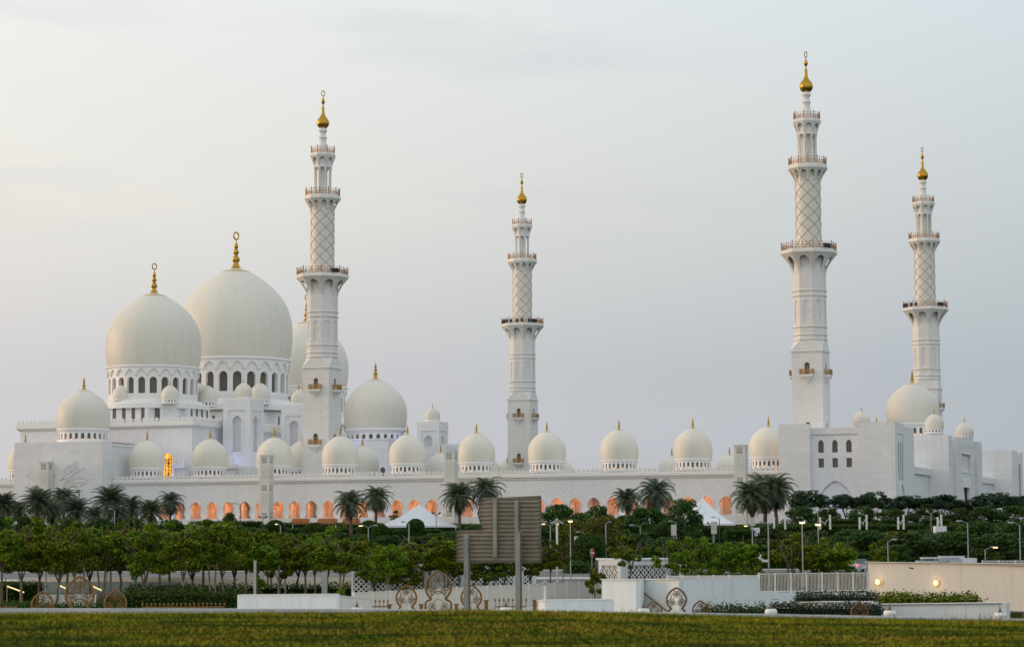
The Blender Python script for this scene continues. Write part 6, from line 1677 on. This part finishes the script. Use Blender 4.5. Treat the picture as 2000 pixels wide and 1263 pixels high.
def text_mesh(txt, size, m, parent, loc, rot, name='lettering'):
    cu = bpy.data.curves.new(name, 'FONT'); cu.body = txt; cu.size = size; cu.align_x = 'CENTER'; cu.align_y = 'CENTER'; cu.extrude = .004
    o = bpy.data.objects.new(name, cu); COL.objects.link(o); dg = bpy.context.evaluated_depsgraph_get(); me = bpy.data.meshes.new_from_object(o.evaluated_get(dg)); bpy.data.objects.remove(o)
    me.materials.clear(); me.materials.append(m); q = link(name, me, parent, loc); q.rotation_euler = rot; return q
def banner(label, px, y0, y1, w, Y, txt):
    o = U(px, y1, Y); h = (y1 - y0) * SCL(Y); W = w * SCL(Y); root = thing('banner_panel', label, 'sign', tuple(o), 0, 'pale banner panels')
    m = MB(); m.box(-W / 2, W / 2, -.05, .05, 0, h); m.build('panel', M['banner'], root); p = MB(); z = gz(o.x, Y) - o.z; p.box(-.08, .08, .06, .2, z, h * .9); p.build('post', M['grey_metal'], root)
    if txt: text_mesh(txt, W * .62, M['banner_ink'], root, (-.05, -.056, h * .46), (PI / 2, 0, 0))
M['banner'] = mat('banner_fabric', (0.56, 0.55, 0.50), 0.7); M['banner_ink'] = mat('banner_ink', (0.22, 0.22, 0.21), 0.7)
banner('pale banner panel marked D- in front of the small white tent', 1394.5, 1018, 1042, 11, 326, 'D-'); banner('blank pale banner panel left of the small tent trees', 1316, 1024, 1045, 10, 326, None); banner('blank pale banner panel half behind the big clipped bush', 1126, 1047, 1062, 9, 275, None); banner('blank pale banner panel right of the small white tent', 1470, 1010, 1026, 10, 340, None)
def no_entry():
    Y = 250; o = U(1156, 1079, Y); root = thing('no_entry_sign', 'round red and white no-entry sign before the big clipped bush', 'road sign', (o.x, Y, gz(o.x, Y)), R(58)); h = o.z - gz(o.x, Y)
    def disc(r, y, m, n): d = MB(); d.lathe([(r, 0), (r, .02), (0, .02)], 24); d.v = [(x, y - z, h + y_) for x, y_, z in d.v]; d.build(n, m, root)
    disc(.46, -.05, M['sign_white'], 'rim'); disc(.42, -.075, M['sign_red'], 'disc'); b = MB(); b.box(-.3, .3, -.11, -.098, h - .07, h + .07); b.build('bar', M['sign_white'], root)
    p = MB(); p.tube([(0, 0, 0), (0, 0, h + .3)], .04, 6); p.build('post', M['grey_metal'], root)
M['sign_white'] = mat('sign_white', (0.7, 0.7, 0.7), .5); M['sign_red'] = mat('sign_red', (0.42, 0.02, 0.03), .5); M['sign_green'] = mat('sign_green', (0.02, 0.16, 0.075), .5)
no_entry()
o = U(262, 1131, 215); root = thing('green_sign', 'small green direction board among the tree trunks', 'sign', tuple(o), R(20)); m = MB(); m.box(-.3, .3, -.03, .03, 0, 1.0); m.build('board', M['sign_green'], root)
m = MB(); m.box(-.2, .2, -.036, -.031, .22, .30); m.box(-.2, .1, -.036, -.031, .42, .48); m.box(-.06, .06, -.036, -.031, .6, .85); m.build('markings', M['sign_white'], root); m = MB(); m.box(-.04, .04, .03, .1, -1.2, .9); m.build('post', M['grey_metal'], root)
def car():
    Y = 262; x = PXW(1672, Y); z = gz(x, Y) + .02; root = thing('car', 'silver car with red tail lights glowing, at the left end of the cream wall', 'car', (x, Y, z), R(8))
    prof = [(-.86, .32), (-.9, .5), (-.9, .72), (-.84, .92), (.84, .92), (.9, .72), (.9, .5), (.86, .32)]
    b = MB(); secs = [(-2.2, .86, .02), (-2.05, .98, 0), (-1.2, 1.0, 0), (1.3, 1.0, 0), (2.1, .95, 0), (2.25, .82, .05)]
    vs = []
    for y, k, dz in secs: vs += [(px * k, y, pz * (1 if k > .9 else .95) + dz) for px, pz in prof]
    n = 8; b.add(vs, [(i * n + k, i * n + (k + 1) % n, (i + 1) * n + (k + 1) % n, (i + 1) * n + k) for i in range(5) for k in range(n)] + [tuple(range(n)), tuple(range(6 * n - 1, 5 * n - 1, -1))])
    c = [(-.8, -1.75, .92), (.8, -1.75, .92), (.8, 1.1, .92), (-.8, 1.1, .92), (-.62, -.95, 1.42), (.62, -.95, 1.42), (.62, .3, 1.42), (-.62, .3, 1.42)]
    b.add(c, [(4, 5, 6, 7)]); b.build('body', M['car_paint'], root, smooth=True, angle=R(35))
    g = MB(); g.add(c, [(0, 1, 5, 4), (1, 2, 6, 5), (2, 3, 7, 6), (3, 0, 4, 7)]); g.build('windows', M['clear_glass'], root)
    for s in (-1, 1):
        t = MB(); t.box(s * .68 - .17, s * .68 + .17, -2.2, -2.02, .66, .82); t.build('tail_light', M['tail'], root)
        for y in (-1.35, 1.35):
            w = MB(); w.lathe([(.2, -.1), (.32, -.1), (.32, .1), (.2, .1)], 18); w.v = [(s * .82 + z_, y + x_, .32 + y_) for x_, y_, z_ in w.v]; wo_ = w.build('wheel', M['speaker'], root)
            r = MB(); r.lathe([(0, -.08), (.2, -.08), (.2, .08), (0, .08)], 14); r.v = [(s * .82 + z_, y + x_, .32 + y_) for x_, y_, z_ in r.v]; r.build('rim', M['lamp_off'], wo_)
    p = MB(); p.box(-.26, .26, -2.24, -2.2, .5, .62); p.build('number_plate', M['sign_white'], root)
M['car_paint'] = mat('silver_car_paint', (0.36, 0.40, 0.45), .3, .4); M['tail'] = mat('tail_light', (.5, .02, .03), .4, emit=(1.0, .03, .06), estr=2.2)
car()
m = MB(); Y = 206; x = PXW(634, Y); m.box(-.24, .24, -.2, .2, 0, ZAT(634, 1110, Y) - gz(x, Y)); tag(m.build('pillar', M['pylon'], None, loc=(x, Y, gz(x, Y))), 'plain square pale pillar among the plaza trees above the low white wall', 'pillar')
m = MB(); Y = 226; a = U(1320, 1086, Y)
m = MB(); m.box(0, 1.6, 0, .06, 0, .75); tag(m.build('notice_board', M['white_metal'], None, loc=tuple(U(1471, 1097, 236))), 'white notice board left of the tall lamp pole beside the road', 'board')
